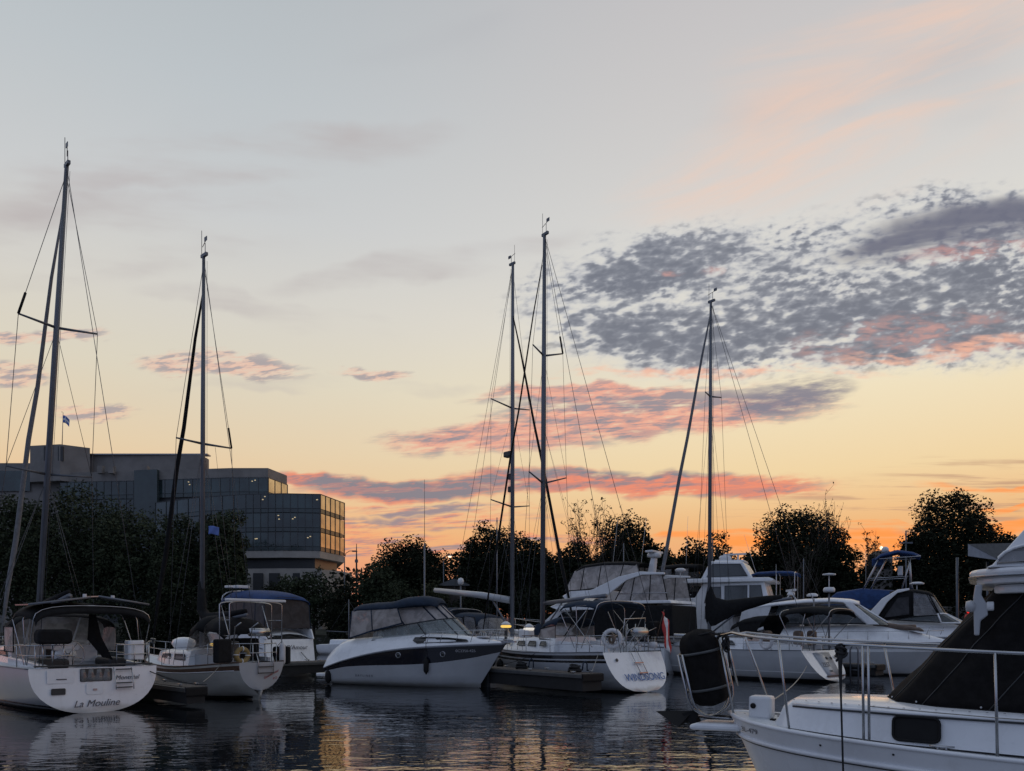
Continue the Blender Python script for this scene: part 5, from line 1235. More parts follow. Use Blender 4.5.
# ================================================================== sloop with the silver boom, bow to the right
G = thing('sailing_yacht', 'sloop with a silver covered boom and radar pod on its mast, bow hidden behind WINDSONG', 'sailboat', (-4.2, 46.3, 0), (.7, -.71), 'sailing yachts with masts')
h = Hull(10.8, [(0, 1.5), (.3, 1.75), (.55, 1.75), (.8, 1.0), (1, .03)], [(0, 1.5), (.5, 1.5), (1, 1.75)], [(0, 0), (.3, .3), (.6, .4), (1, .2)], .9, .4)
h.build(G, [(-1, 1), (-.4, 1), (.0, 1), (.06, 0), (.3, 0), (.6, 0), (.8, 2), (.86, 0), (1, 0)], ['gelcoat', 'antifoul', 'navy'], 'gelcoat')
h.deck(G, 0, 1, hole=(.06, .3, .9)); h.rail(G, 0, 1, .025, 'aluminium', dz=.02, name='toe_rail')
trunk_house(G, [(3.6, 1.3, 1.15, 1.5, 2.1), (5.5, 1.25, 1.05, 1.5, 2.12), (7.2, .9, .7, 1.6, 2.0), (8.4, .4, .3, 1.65, 1.75)])
side_windows(G, [[(4.0, 1.72), (5.4, 1.74), (5.3, 1.95), (4.1, 1.95)], [(5.7, 1.74), (6.7, 1.76), (6.5, 1.9), (5.8, 1.92)]], lambda x, z: lin(1.28, 1.0, max(0, (x-4.6)/2.6))-.06-(z-1.7)*.25)
for s in (1, -1):
    mb = MB(); mb.prof([(.6, 1.0), (3.6, 1.0), (3.6, 2.0), (.6, 1.8)], .06, s*.95); mb.build('coaming', 'gelcoat', G, bevel=.03)
    stanchions(G, h, [1.2, 2.8, 4.4, 6.0, 7.6], .62, s, fore=h.sheer(9.3, s, .07, .62), aft=(.2, s*1.35, 2.1))
pulpit(G, h, 9.3, 10.5, .62)
canopy(G, 'bimini', 'navy_canvas', [-.4, .2, 1.4, 2.2], [1.35, 1.4, 1.4, 1.3], [3.62, 3.76, 3.82, 3.7], .34, solid=.025)
for x in (-.2, 1.0, 2.1): hoop(G, x, 1.38, 1.6, 3.74, .34, x0=.9, r=.018)
canopy(G, 'spray_hood', 'navy_canvas', [2.4, 3.0, 3.8, 4.4], [1.25, 1.28, 1.25, 1.15], [3.52, 3.5, 3.4, 3.2], .5, solid=.025)
panelgrid(G, 'hood_window', 'vinyl_grey', [(4.4, 1.15*math.sin(lin(-PI/2, PI/2, j/10)), 3.2-.5*abs(j/5-1)**2.6) for j in range(11)], [(5.4-.9*abs(j/5-1)**2, 1.15*math.sin(lin(-PI/2, PI/2, j/10)), 2.12) for j in range(11)])
for s in (1, -1):
    for x0, x1 in ((.0, 1.1), (1.2, 2.3), (2.5, 3.4), (3.5, 4.4)):
        winwin(G, [(x0, s*1.36, 3.3), (x1, s*1.34, 3.2), (x1+.2, s*1.3, 2.1), (x0+.1, s*1.36, 2.0)], (0, s, 0), 'vinyl_grey', fr=(.03, 'black_canvas'))
rig(G, 6.0, 2.1, 0, 22.7, .135, [(9.3, 1.5, .15, .25), (14.75, 1.5, .15, .25)], chain=1.6, chz=1.55, stay=(10.7, 0, 1.9), stay_f=.87, furl=(.03, .995, .075), back=[(.1, 0, 1.5), (.2, .9, 1.5)], lean=(.05, 0))
pt_part(G, 'boom_cover', 'gelcoat_grey', [(5.85, 0, 4.15), (3.5, 0, 4.5), (-.75, 0, 4.95)], [.2, .2, .15], 10)
pt_part(G, 'rigid_vang', 'aluminium', [(5.9, 0, 2.4), (4.4, 0, 4.2)], .05)
mb = MB(); mb.rbox((5.72, 0, 12.25), (.55, .4, .3), .1); mb.build('radar_pod', 'plastic_dark', G, bevel=.05)
for z in (11.0, 10.3):
    mb = MB(); mb.rbox((5.82, 0, z), (.22, .2, .3), .06); mb.build('deck_light', 'plastic_dark', G)
pt_part(G, 'wind_generator_post', 'aluminium', [(.6, .9, 1.5), (.6, .9, 5.35)], .05)
mb = MB(); mb.lathe([(0, -.1), (.16, -.05), (.2, .15), (.14, .3), (0, .35)], Matrix.Translation((.6, .9, 5.35)), 12); mb.build('wind_generator', 'plastic_white', G)

# ================================================================== flybridge cruiser, bow to the left
Hb = thing('flybridge_cruiser', 'white flybridge cruiser with beige clear curtains on top, rising behind WINDSONG', 'motorboat', (9.6, 44, 0), (-.8, .6), 'motor cruisers in the marina')
h = Hull(12.0, [(0, 1.8), (.5, 1.95), (.8, 1.3), (1, .05)], [(0, 1.7), (.5, 2.0), (1, 2.5)], [(0, .4), (.5, .5), (1, .2)], 1.6, 0, chine=(.15, .92))
h.build(Hb, [(-1, 1), (0, 1), (.06, 0), (.4, 0), (.8, 0), (1, 0)], ['gelcoat', 'antifoul'], 'gelcoat'); h.deck(Hb, 0, 1, dz=0); h.rail(Hb, 0, 1, .035, 'aluminium', f=.9, out=.012)
mb = MB(); mb.prof([(2.6, 1.9), (2.6, 3.95), (7.3, 3.95), (8.8, 2.9), (9.6, 2.35), (9.4, 2.0)], lambda x, z: 1.62-.14*(z-1.9)-.18*max(0, x-7)); mb.build('cabin', 'gelcoat', Hb, bevel=.06)
cw = lambda x, z: 1.62-.14*(z-1.9)-.18*max(0, x-7)
side_windows(Hb, [[(3.0, 2.75), (5.0, 2.75), (5.0, 3.6), (3.0, 3.6)], [(5.2, 2.75), (8.0, 2.8), (7.0, 3.6), (5.2, 3.6)]], cw, m='black_gloss')
winwin(Hb, [(7.42, 1.2, 3.82), (7.42, -1.2, 3.82), (8.75, -1.0, 2.92), (8.75, 1.0, 2.92)], (.55, 0, .83), 'black_gloss', fr=(.02, 'plastic_dark'))
# flybridge brow and sweeping wing
mb = MB(); mb.prof([(2.2, 4.0), (2.4, 4.18), (6.8, 4.3), (7.9, 3.95), (7.2, 3.70), (6.6, 3.62), (2.4, 3.98)], lambda x, z: 1.78-.12*max(0, x-6)); mb.build('flybridge_deck', 'gelcoat', Hb, bevel=.05)
mb = MB(); mb.prof([(4.0, 4.25), (6.7, 4.32), (6.95, 4.6), (6.2, 4.95), (4.2, 4.9)], 1.62); mb.build('flybridge_coaming', 'gelcoat', Hb, bevel=.08)
for s in (1, -1):
    mb = MB(); mb.prof([(6.9, 3.7), (6.2, 4.5), (4.6, 4.95), (2.9, 5.62), (1.5, 5.85), (.0, 5.72), (.0, 5.62), (1.4, 5.66), (2.4, 5.38), (3.6, 4.6), (4.6, 3.72)], .07, s*1.72); mb.build('wing', 'gelcoat', Hb, bevel=.03)
    lo = [(6.75, s*1.6, 4.9), (5.6, s*1.6, 4.92), (4.4, s*1.62, 5.0), (2.9, s*1.6, 5.58), (1.6, s*1.6, 5.82)]
    hi = [(6.25, s*1.3, 6.1), (5.5, s*1.34, 6.28), (4.3, s*1.38, 6.36), (2.8, s*1.36, 6.36), (1.9, s*1.34, 6.3)]
    for k in range(4): panelgrid(Hb, 'flybridge_curtain', 'vinyl', lo[k:k+2], hi[k:k+2])
    for a, b in zip(lo, hi): pt_part(Hb, 'curtain_seam', 'black_canvas', [a, b], .03)
    pt_part(Hb, 'curtain_hem', 'black_canvas', lo, .035)
    lo2 = [(3.2, s*1.66, 4.22), (2.2, s*1.66, 4.2), (1.0, s*1.64, 4.2), (-.1, s*1.6, 4.2)]; hi2 = [(2.5, s*1.68, 5.36), (1.9, s*1.68, 5.58), (.9, s*1.66, 5.66), (.2, s*1.62, 5.62)]
    for k in range(3): panelgrid(Hb, 'aft_curtain', 'vinyl', lo2[k:k+2], hi2[k:k+2])
    for a, b in zip(lo2, hi2): pt_part(Hb, 'curtain_seam', 'black_canvas', [a, b], .03)
    pt_part(Hb, 'aft_rail', 'steel', [(3.0, s*1.7, 4.62), (-.1, s*1.64, 4.6)], .02)
panelgrid(Hb, 'flybridge_curtain', 'vinyl', [(6.75+.25*(1-(y/1.6)**2), y, 4.9) for y in (-1.6, -.8, 0, .8, 1.6)], [(6.25+.2*(1-(y/1.3)**2), y*.82, 6.1+.15*(1-(y/1.6)**2)) for y in (-1.6, -.8, 0, .8, 1.6)])
mb = MB(); mb.prof([(-.4, 4.0), (-.3, 4.18), (2.4, 4.2), (2.4, 4.02)], 1.72); mb.build('aft_deck', 'gelcoat', Hb, bevel=.04)
canopy(Hb, 'bimini', 'black_canvas', [1.8, 2.6, 4.2, 5.6, 6.3], [1.36, 1.38, 1.4, 1.36, 1.3], [6.42, 6.56, 6.62, 6.52, 6.22], .24, solid=.03)
mb = MB(); mb.prof([(1.9, 5.8), (1.45, 5.85), (1.36, 6.75), (1.62, 6.8)], .2); mb.build('radar_mast', 'gelcoat', Hb, bevel=.06); radar_dome(Hb, (1.5, 0, 6.78), .42, .3)
mb = MB(); mb.rbox((1.5, 0, 7.1), (.5, 1.5, .12), .1); mb.build('radar_scanner', 'plastic_white', Hb, bevel=.03)
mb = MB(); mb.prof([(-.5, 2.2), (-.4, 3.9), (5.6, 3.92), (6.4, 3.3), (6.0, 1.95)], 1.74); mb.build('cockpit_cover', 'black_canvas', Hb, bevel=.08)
mb = MB(); mb.lathe([(0, 0), (.3, .02), (.32, .1), (.2, .18), (0, .2)], Matrix.Translation((.2, -.8, 5.95)), 14); mb.tube([(.2, -.8, 5.6), (.2, -.8, 5.97)], .03); mb.build('antenna_dome', 'plastic_white', Hb)
pulpit(Hb, h, 8.0, 11.8, .8)
for x in (3.4, 5.4): whip(Hb, (x, -1.5, 4.3), 5.2, (-.12, 0))

# ================================================================== aft cabin motor yacht, bow to the right
I_ = thing('motor_yacht', 'white aft cabin motor yacht with angular stern overhang and enclosed wheelhouse behind the right-hand mast', 'motorboat', (9.5, 51, 0), (.9, -.43), 'motor cruisers in the marina')
h = Hull(11.5, [(0, 1.9), (.5, 2.0), (.8, 1.4), (1, .05)], [(0, 2.2), (.5, 2.2), (1, 2.8)], [(0, .4), (.5, .5), (1, .2)], 1.4, 0, chine=(.15, .92))
h.build(I_, [(-1, 1), (0, 1), (.06, 0), (.4, 0), (.8, 0), (1, 0)], ['gelcoat', 'antifoul'], 'gelcoat'); h.deck(I_, 0, 1, dz=0); h.rail(I_, 0, 1, .035, 'aluminium', f=.9, out=.012)
mb = MB(); mb.prof([(1.6, 2.2), (1.6, 3.2), (1.0, 3.95), (1.4, 4.5), (3.1, 4.55), (3.6, 5.45), (7.3, 5.45), (7.7, 3.9), (9.2, 3.3), (9.4, 2.5)], lambda x, z: 1.75-.06*(z-2.2)); mb.build('deckhouse', 'gelcoat', I_, bevel=.05)
dw = lambda x, z: 1.75-.06*(z-2.2)
side_windows(I_, [[(3.7, 4.2), (4.7, 4.2), (4.7, 5.2), (3.9, 5.2)], [(4.95, 4.1), (6.3, 4.1), (6.3, 5.25), (4.95, 5.25)], [(6.45, 4.1), (7.3, 4.1), (7.1, 5.25), (6.45, 5.25)], [(3.75, 3.2), (4.9, 3.2), (4.9, 4.0), (3.75, 4.0)]], dw, m='tint_glass')
mb = MB(); mb.prof([(2.4, 5.46), (2.4, 5.58), (2.7, 5.74), (7.6, 5.70), (7.9, 5.58), (7.8, 5.46)], 1.92); mb.build('wheelhouse_roof', 'gelcoat', I_, bevel=.05)
mb = MB(); mb.prof([(3.4, 5.72), (4.0, 6.85), (6.0, 6.75), (6.6, 5.72)], 1.4); mb.build('flybridge', 'gelcoat', I_, bevel=.1)
side_windows(I_, [[(3.8, 5.85), (6.3, 5.85), (5.85, 6.6), (4.15, 6.65)]], lambda x, z: 1.40, m='tint_glass')
canopy(I_, 'flybridge_top', 'black_canvas', [.4, .8, 2.0, 3.2], [1.5, 1.55, 1.55, 1.5], [6.55, 6.72, 6.8, 6.75], .3, solid=.03)
for s in (1, -1):
    for k, (x0, x1) in enumerate(((.6, 1.6), (1.7, 2.7))): winwin(I_, [(x0, s*1.52, 4.75), (x1, s*1.52, 4.85), (x1, s*1.52, 6.45), (x0+.1, s*1.52, 6.4)], (0, s, 0), 'vinyl_grey', fr=(.04, 'black_canvas'))
mb = MB(); mb.prof([(.5, 4.5), (.5, 4.85), (3.2, 4.95), (3.2, 4.5)], 1.5); mb.build('aft_cover', 'black_canvas', I_, bevel=.05)
mb = MB(); mb.prof([(1.7, 2.5), (1.7, 3.2), (1.2, 3.9), (2.9, 3.95), (2.5, 2.9), (2.3, 2.5)], 1.80); mb.build('aft_curtain', 'vinyl_dark', I_)
radar_dome(I_, (4.7, 0, 6.95), .4, .35); mb = MB(); mb.box((5.3, 0, 7.35), (1.4, .2, .1)); mb.tube([(5.5, 0, 6.8), (5.5, 0, 7.4)], .06); mb.build('radar_scanner', 'plastic_white', I_)
mb = MB(); mb.prof([(4.2, 6.84), (4.2, 6.96), (6.0, 6.9), (6.0, 6.78)], .9); mb.build('flybridge_roof', 'gelcoat', I_, bevel=.03)
whip(I_, (2.4, -1.2, 5.6), 4.2, (.04, 0)); whip(I_, (6.6, 1.2, 5.7), 3.0, (-.3, 0))
canopy(I_, 'blue_awning', 'blue_canvas', [6.4, 6.8, 7.8, 8.8, 9.2], [1.0, 1.1, 1.1, 1.1, 1.0], [6.0, 6.12, 6.16, 6.12, 5.98], .18, solid=.03)
for x in (7.95, 9.0): hoop(I_, x, 1.05, 2.6, 6.06, .18, r=.03)
pulpit(I_, h, 8.0, 11.3, .8)

# ================================================================== hardtop express cruiser, bow to the right
J = thing('express_cruiser', 'long white express cruiser with a raked windscreen hardtop and tan bow sunpad', 'motorboat', (13.6, 46, 0), (.9, -.43), 'motor cruisers in the marina')
h = Hull(11.3, [(0, 1.7), (.5, 1.8), (.75, 1.4), (.9, .75), (1, .05)], [(0, 1.5), (.4, 1.75), (1, 1.85)], [(0, .4), (.5, .5), (1, .15)], 1.6, 0, chine=(.15, .92))
h.build(J, [(-1, 1), (0, 1), (.06, 0), (.4, 0), (.72, 2), (.8, 0), (1, 0)], ['gelcoat_grey', 'antifoul', 'gelcoat'], 'gelcoat'); h.rail(J, 0, 1, .04, 'aluminium', f=.97, out=.012)
mb = MB(); rows = []
for i in range(25):
    q = i/24; p = h.pt(q, 1.); w = p.y; hump = curve([(0, .5), (.2, .95), (.55, 1.0), (.7, .95), (.85, .55), (1, .05)])(q)
    half = [(p.x, w, p.z), (p.x, w*.95, p.z+.1*min(1, hump*3)), (p.x, w*.80, p.z+hump*.6), (p.x, w*.6, p.z+hump*.93)]
    rows.append(half+[(p.x, 0, p.z+hump)]+[(a, -b, c) for a, b, c in half[::-1]])
mb.grid(rows); mb.poly(rows[0]); mb.build('deck_moulding', 'gelcoat', J)
canopy(J, 'hardtop', 'gelcoat', [.2, 1.0, 2.4, 4.0, 5.4, 6.3, 6.75], [1.4, 1.48, 1.5, 1.5, 1.46, 1.36, 1.2], [3.75, 3.95, 4.12, 4.25, 4.28, 4.2, 4.08], .22, solid=.12)
a = [(6.6-.5*abs(j/6-1)**2, 1.38*math.sin(lin(-PI/2, PI/2, j/12)), 4.05-.16*abs(j/6-1)**2) for j in range(13)]; b = [(8.5-1.3*abs(j/6-1)**2, 1.48*math.sin(lin(-PI/2, PI/2, j/12)), 2.78) for j in range(13)]
panelgrid(J, 'windscreen', 'tint_glass', a, b)
for j in (0, 4, 8, 12): pt_part(J, 'windscreen_pillar', 'gelcoat', [a[j], b[j]], .07)
for s in (1, -1):
    winwin(J, [(2.2, s*1.46, 2.85), (7.1, s*1.48, 2.85), (6.05, s*1.38, 3.85), (2.6, s*1.44, 3.9)], (0, s, .1), 'tint_glass', fr=(.035, 'plastic_dark'))
    mb = MB(); mb.prof([(5.95, 4.05), (6.35, 4.05), (7.75, 2.8), (7.2, 2.8)], .05, s*1.50); mb.build('pillar', 'gelcoat', J, bevel=.02)
    mb = MB(); mb.prof([(.2, 2.3), (.6, 3.85), (2.2, 3.95), (1.7, 2.5)], .05, s*1.46); mb.build('arch_leg', 'gelcoat', J, bevel=.03)
    pt_part(J, 'bow_rail', 'steel', [h.sheer(x, s, .1, .62) for x in (4.6, 6, 7.4, 8.8, 10.0, 10.9)], .018)
    for x in (5.2, 6.2, 7.2, 8.2, 9.2, 10.2): pt_part(J, 'rail_stanchion', 'steel', [h.sheer(x, s, .12), h.sheer(x, s, .1, .62)], .014)
canopy(J, 'aft_awning', 'black_canvas', [-.6, 0, 1.6, 3.0], [1.35, 1.42, 1.45, 1.4], [3.45, 3.66, 3.86, 3.95], .4, solid=.03)
mb = MB(); mb.rbox((8.6, 0, 2.72), (2.0, 1.3, .16), .4); mb.build('sunpad', 'brown_vinyl', J, bevel=.06)
mb = MB(); mb.prof([(7.6, 2.6), (7.4, 2.84), (8.2, 2.9), (9.8, 2.62), (10.0, 2.4)], .9); mb.build('sunpad_base', 'brown_vinyl', J, bevel=.1)
mb = MB(); mb.rbox((11.2, 0, 1.95), (1.0, .45, .12), .15); mb.build('bow_platform', 'gelcoat', J, bevel=.03)
mb = MB(); mb.lathe([(0, 0), (.16, .02), (.2, .12), (.16, .24), (0, .28)], Matrix.Translation((11.3, -.1, 2.0)), 12); mb.build('searchlight', 'steel', J)
radar_bar(J, (3.1, 0, 4.55), 1.25, .5); 
for s in (1, -1): pt_part(J, 'radar_strut', 'plastic_white', [(3.1+.35*s, 0, 4.2), (3.1+.05*s, 0, 4.62)], .04)
mb = MB(); mb.lathe([(0, .0), (.3, .02), (.32, .1), (.2, .18), (0, .2)], Matrix.Translation((4.3, -.5, 4.42)), 14); mb.tube([(4.3, -.5, 4.2), (4.3, -.5, 4.45)], .04); mb.build('antenna_dome', 'plastic_white', J)
whip(J, (2.4, -1.2, 4.1), 2.2)

# ================================================================== express cruiser with the black camper canvas
K = thing('express_cruiser', 'white express cruiser with black camper canvas and a swept white arch', 'motorboat', (21, 53, 0), (.9, -.43), 'motor cruisers in the marina')
h = Hull(10.4, [(0, 1.6), (.5, 1.75), (.75, 1.4), (.9, .75), (1, .05)], [(0, 1.7), (.4, 2.0), (1, 2.1)], [(0, .4), (.5, .5), (1, .15)], 1.6, 0, chine=(.15, .92))
h.build(K, [(-1, 1), (0, 1), (.06, 0), (.4, 0), (.72, 0), (1, 0)], ['gelcoat_grey', 'antifoul', 'gelcoat'], 'gelcoat'); h.rail(K, 0, 1, .04, 'aluminium', f=.95, out=.012)
mb = MB(); rows = []
for i in range(25):
    q = i/24; p = h.pt(q, 1.); w = p.y; hump = curve([(0, .5), (.2, 1.0), (.55, 1.1), (.75, 1.0), (.9, .5), (1, .05)])(q)
    half = [(p.x, w, p.z), (p.x, w*.95, p.z+.1*min(1, hump*3)), (p.x, w*.80, p.z+hump*.6), (p.x, w*.6, p.z+hump*.93)]
    rows.append(half+[(p.x, 0, p.z+hump)]+[(a, -b, c) for a, b, c in half[::-1]])
mb.grid(rows); mb.poly(rows[0]); mb.build('deck_moulding', 'gelcoat', K)
for s in (1, -1):
    mb = MB(); mb.prof([(3.1, 3.1), (4.3, 4.55), (5.2, 5.12), (5.9, 5.2), (5.9, 5.08), (5.2, 4.9), (4.6, 4.3), (3.8, 3.0)], .07, s*1.55); mb.build('arch', 'gelcoat', K, bevel=.03)
    lo = [(3.9, s*1.52, 3.05), (6.1, s*1.5, 3.4), (7.6, s*1.36, 3.5)]; hi = [(5.0, s*1.46, 4.85), (6.1, s*1.42, 5.0), (7.0, s*1.2, 4.85)]
    panelgrid(K, 'camper_canvas', 'black_canvas', lo[:2], hi[:2], solid=.02); panelgrid(K, 'side_curtain', 'vinyl_grey', lo[1:], hi[1:])
    for a, b in zip(lo, hi): pt_part(K, 'curtain_seam', 'black_canvas', [a, b], .045)
    winwin(K, [(4.4, s*1.55, 3.3), (5.9, s*1.53, 3.5), (5.9, s*1.47, 4.7), (5.2, s*1.5, 4.6)], (0, s, 0), 'vinyl_dark', fr=(.03, 'black_canvas'))
    pt_part(K, 'bow_rail', 'steel', [h.sheer(x, s, .1, .62) for x in (5.5, 7, 8.4, 9.4, 10.0)], .018)
    for x in (6, 6.8, 7.6, 8.4, 9.2): pt_part(K, 'rail_stanchion', 'steel', [h.sheer(x, s, .12), h.sheer(x, s, .1, .62)+Vector((.25, 0, 0))], .014)
canopy(K, 'canvas_top', 'black_canvas', [4.8, 5.4, 6.3, 7.0, 7.3], [1.4, 1.44, 1.42, 1.25, 1.0], [5.05, 5.18, 5.16, 5.02, 4.85], .25, solid=.03)
a = [(7.35-.5*abs(j/6-1)**2, 1.2*math.sin(lin(-PI/2, PI/2, j/12)), 4.85) for j in range(13)]; b = [(8.1-.6*abs(j/6-1)**2, 1.36*math.sin(lin(-PI/2, PI/2, j/12)), 3.55) for j in range(13)]; c = [(9.2-1.5*abs(j/6-1)**2, 1.5*math.sin(lin(-PI/2, PI/2, j/12)), 2.95) for j in range(13)]
panelgrid(K, 'front_curtain', 'vinyl_grey', a, b); panelgrid(K, 'windscreen', 'tint_glass', b, c)
for j in (0, 3, 6, 9, 12): pt_part(K, 'curtain_seam', 'black_canvas', [a[j], b[j]], .04); pt_part(K, 'windscreen_pillar', 'gelcoat', [b[j], c[j]], .05)
pt_part(K, 'windscreen_frame', 'gelcoat', b, .05); pt_part(K, 'windscreen_base', 'gelcoat', c, .05)
for s in (1, -1): winwin(K, [(5.0, s*1.52, 3.15), (7.7, s*1.46, 2.98), (7.5, s*1.37, 3.45), (6.1, s*1.50, 3.38)], (0, s, 0), 'tint_glass', fr=(.03, 'black_canvas'))
mb = MB(); mb.lathe([(0, 0), (.42, .02), (.45, .1), (.25, .18), (0, .2)], Matrix.Translation((6.4, .2, 5.5)), 14); mb.tube([(6.4, .2, 5.15), (6.4, .2, 5.5)], .04); mb.build('antenna_dome', 'plastic_white', K)

# ================================================================== blue covered fishing boat with a tower
L_ = thing('fishing_boat', 'fishing boat under a blue canvas cover with a tall pipe tower and blue tower top', 'motorboat', (21, 60, 0), (.9, -.43), 'motor cruisers in the marina')
h = Hull(10.5, [(0, 1.6), (.5, 1.7), (.8, 1.1), (1, .05)], [(0, 1.8), (.5, 2.2), (1, 2.9)], [(0, .4), (.5, .5), (1, .15)], 1.4, 0, chine=(.15, .92))
h.build(L_, [(-1, 1), (0, 1), (.06, 0), (.4, 0), (.8, 0), (1, 0)], ['gelcoat_grey', 'antifoul'], 'gelcoat'); h.deck(L_, 0, 1, dz=0)
mb = MB(); mb.prof([(3.0, 2.2), (3.0, 4.4), (8.6, 4.4), (9.6, 2.4)], 1.35); mb.build('cabin', 'dark_concrete', L_, bevel=.06)
mb = MB(); rows = []
for x, zt_, w in ((3.2, 4.5, 1.2), (3.9, 5.0, 1.5), (4.3, 5.35, 1.6), (6.0, 5.6, 1.65), (7.2, 5.5, 1.65), (9.2, 5.3, 1.55), (10.2, 5.2, 1.4)):
    zb_ = lin(3.3, 4.9, (x-3.2)/7); rows.append([(x, w, zb_), (x, w*1.02, lin(zb_, zt_, .5)), (x, w*.95, zt_-.12), (x, w*.5, zt_), (x, 0, zt_+.05), (x, -w*.5, zt_), (x, -w*.95, zt_-.12), (x, -w*1.02, lin(zb_, zt_, .5)), (x, -w, zb_)])
mb.grid(rows, smooth=True); mb.poly(rows[0]); mb.poly(rows[-1]); mb.build('canvas_cover', 'blue_canvas', L_)
for s in (1, -1):
    for x0, x1 in ((6.1, 7.2), (6.6, 7.7), (8.7, 9.3), (9.3, 9.2)): pt_part(L_, 'tower_leg', 'steel', [(x0, s*1.3, 5.5), (x1, s*.85, 7.85)], .045)
    pt_part(L_, 'tower_rail', 'steel', [(6.4, s*1.15, 6.3), (9.1, s*1.1, 6.4)], .03)
    pt_part(L_, 'tower_hoop', 'steel', [(7.2, s*.9, 7.75), (9.9, s*.9, 7.85)], .045)
canopy(L_, 'tower_top', 'blue_canvas', [6.9, 7.3, 8.4, 9.4, 9.9], [.85, .95, 1.0, .95, .85], [7.85, 8.15, 8.4, 8.2, 7.95], .25, solid=.04)
mb = MB(); mb.rbox((7.1, 0, 7.55), (.8, 1.3, .55), .1); mb.build('tower_cover', 'blue_canvas', L_, bevel=.06)
mb = MB(); mb.rbox((8.6, .2, 6.9), (.35, .35, .7), .1); mb.build('tower_control', 'plastic_white', L_, bevel=.05)
mb = MB(); mb.lathe([(0, -.2), (.22, -.12), (.26, .1), (.14, .25), (0, .28)], Matrix.Translation((7.6, .5, 8.5)), 12); mb.build('tower_light', 'plastic_white', L_)
whip(L_, (6.3, -1.2, 5.7), 2.8); whip(L_, (9.5, 1.0, 5.4), 2.3, (-.15, 0))

# ================================================================== foreground cabin boat
Mb = thing('cabin_cruiser', 'foreground cabin boat with steel bow rail, black windscreen cover and flybridge, at the right edge', 'motorboat', (11.11, 5.57, 0), (-.8486, .5291), 'motor cruisers in the marina')
h = Hull(9.5, [(0, 1.45), (.5, 1.5), (.674, 1.42), (.80, 1.22), (.905, .90), (.955, .62), (.985, .33), (1, .06)], [(0, 1.10), (.6, 1.17), (.85, 1.24), (.95, 1.30), (1, 1.36)], [(0, .4), (.5, .5), (1, .3)], .62, 0, chine=(.12, .86), curl=9)
h.build(Mb, [(-1, 1), (0, 1), (.06, 0), (.25, 0), (.5, 0), (.7, 0), (.78, 0), (.82, 0), (1, 0)], ['gelcoat', 'antifoul'], 'gelcoat', n=90)
h.rail(Mb, 0, 1, .032, 'gelcoat', f=.80, out=.018, n=90, name='rub_rail'); h.rail(Mb, 0, 1, .014, 'plastic_dark', f=.772, out=.020, n=90, name='rub_strip')
h.rail(Mb, 0, 1, .028, 'gelcoat', f=1, dz=.0, out=-.012, n=90, name='gunwale_lip')
h.deck(Mb, 0, 1, inset=.03, dz=-.02, camber=.04, n=90)
X = lambda a: 9.5-a
trunk_house(Mb, [(X(.70), .46, .30, 1.28, 1.31), (X(.80), .58, .46, 1.27, 1.50), (X(.93), .66, .55, 1.27, 1.575), (X(1.4), .84, .74, 1.25, 1.60), (X(2.2), 1.06, .98, 1.22, 1.60), (X(3.4), 1.17, 1.08, 1.20, 1.59), (X(5), 1.2, 1.12, 1.18, 1.58), (X(8), 1.15, 1.08, 1.16, 1.56)])
for s in (1, -1):
    ed = [(X(.95), s*.565, 1.56), (X(1.4), s*.765, 1.565), (X(2.2), s*1.005, 1.565), (X(3.4), s*1.105, 1.555), (X(5), s*1.145, 1.545), (X(8), s*1.11, 1.53)]
    pt_part(Mb, 'roof_drip_rail', 'plastic_dark', [Vector(p)+Vector((0, s*.005, -.022)) for p in ed], .014, 8); pt_part(Mb, 'roof_lip', 'gelcoat', ed, .020, 8)
def tside(a, z): return curve([(.93, .60), (1.4, .79), (2.2, 1.02), (3.4, 1.125), (5, 1.16)])(a)+(1.42-z)*.20
for s in (1, -1):
    pts = []
    for q, (sx, sz) in enumerate(((1, 1), (-1, 1), (-1, -1), (1, -1))):
        for k in range(5):
            t = (q+k/4)*PI/2; a = 2.36+sx*.16-0+.07*math.cos(t)+0; z = 1.395+sz*.075+.055*math.sin(t)
            pts.append((X(a), s*(tside(a, z)+.004), z))
    winwin(Mb, pts, (0, s, .1), 'rubber', th=.012, fr=(.016, 'rubber'))
mb = MB()
for k in range(16):
    a = .95+k*.16; y = curve([(.93, .50), (1.4, .70), (2.2, .94), (3.5, 1.04)])(a); mb.lathe([(0, 0), (.012, 0), (.012, .006), (0, .008)], Matrix.Translation((X(a), y, 1.612-.0)), 6)
fs = mb.build('roof_fastenings', 'steel', Mb)
# windscreen cover
base = [(3.4, 1.12, 1.60), (X(3.4), .90, 1.615), (X(2.55), .74, 1.63), (X(2.12), .50, 1.645), (X(1.98), 0, 1.66)]; base += [(x, -y, z) for x, y, z in base[-2::-1]]
tp = [(3.2, 1.0, 3.03), (X(4.4), .80, 3.03), (X(3.6), .72, 3.03), (X(3.22), .56, 3.03), (X(3.16), 0, 3.04)]; tp += [(x, -y, z) for x, y, z in tp[-2::-1]]
mb = MB(); rows = []
def dense(P_):
    P_ = [Vector(p) for p in P_]; r = []
    for a, b in zip(P_[:-1], P_[1:]):
        for k in range(6): r.append(a.lerp(b, k/6))
    return r+[P_[-1]]
bD, tD_ = dense(base), dense(tp)
for i in range(15):
    t = i/14; rows.append([a.lerp(b, t)+Vector((noise.noise(Vector((j*.22, t*5, 0)))*.05*math.sin(t*PI), noise.noise(Vector((j*.3+t*3, t*6, 5)))*.045*math.sin(t*PI), 0)) for j, (a, b) in enumerate(zip(bD, tD_))])
mb.grid(rows); mb.build('windscreen_cover', 'cover_canvas', Mb, solid=.02)
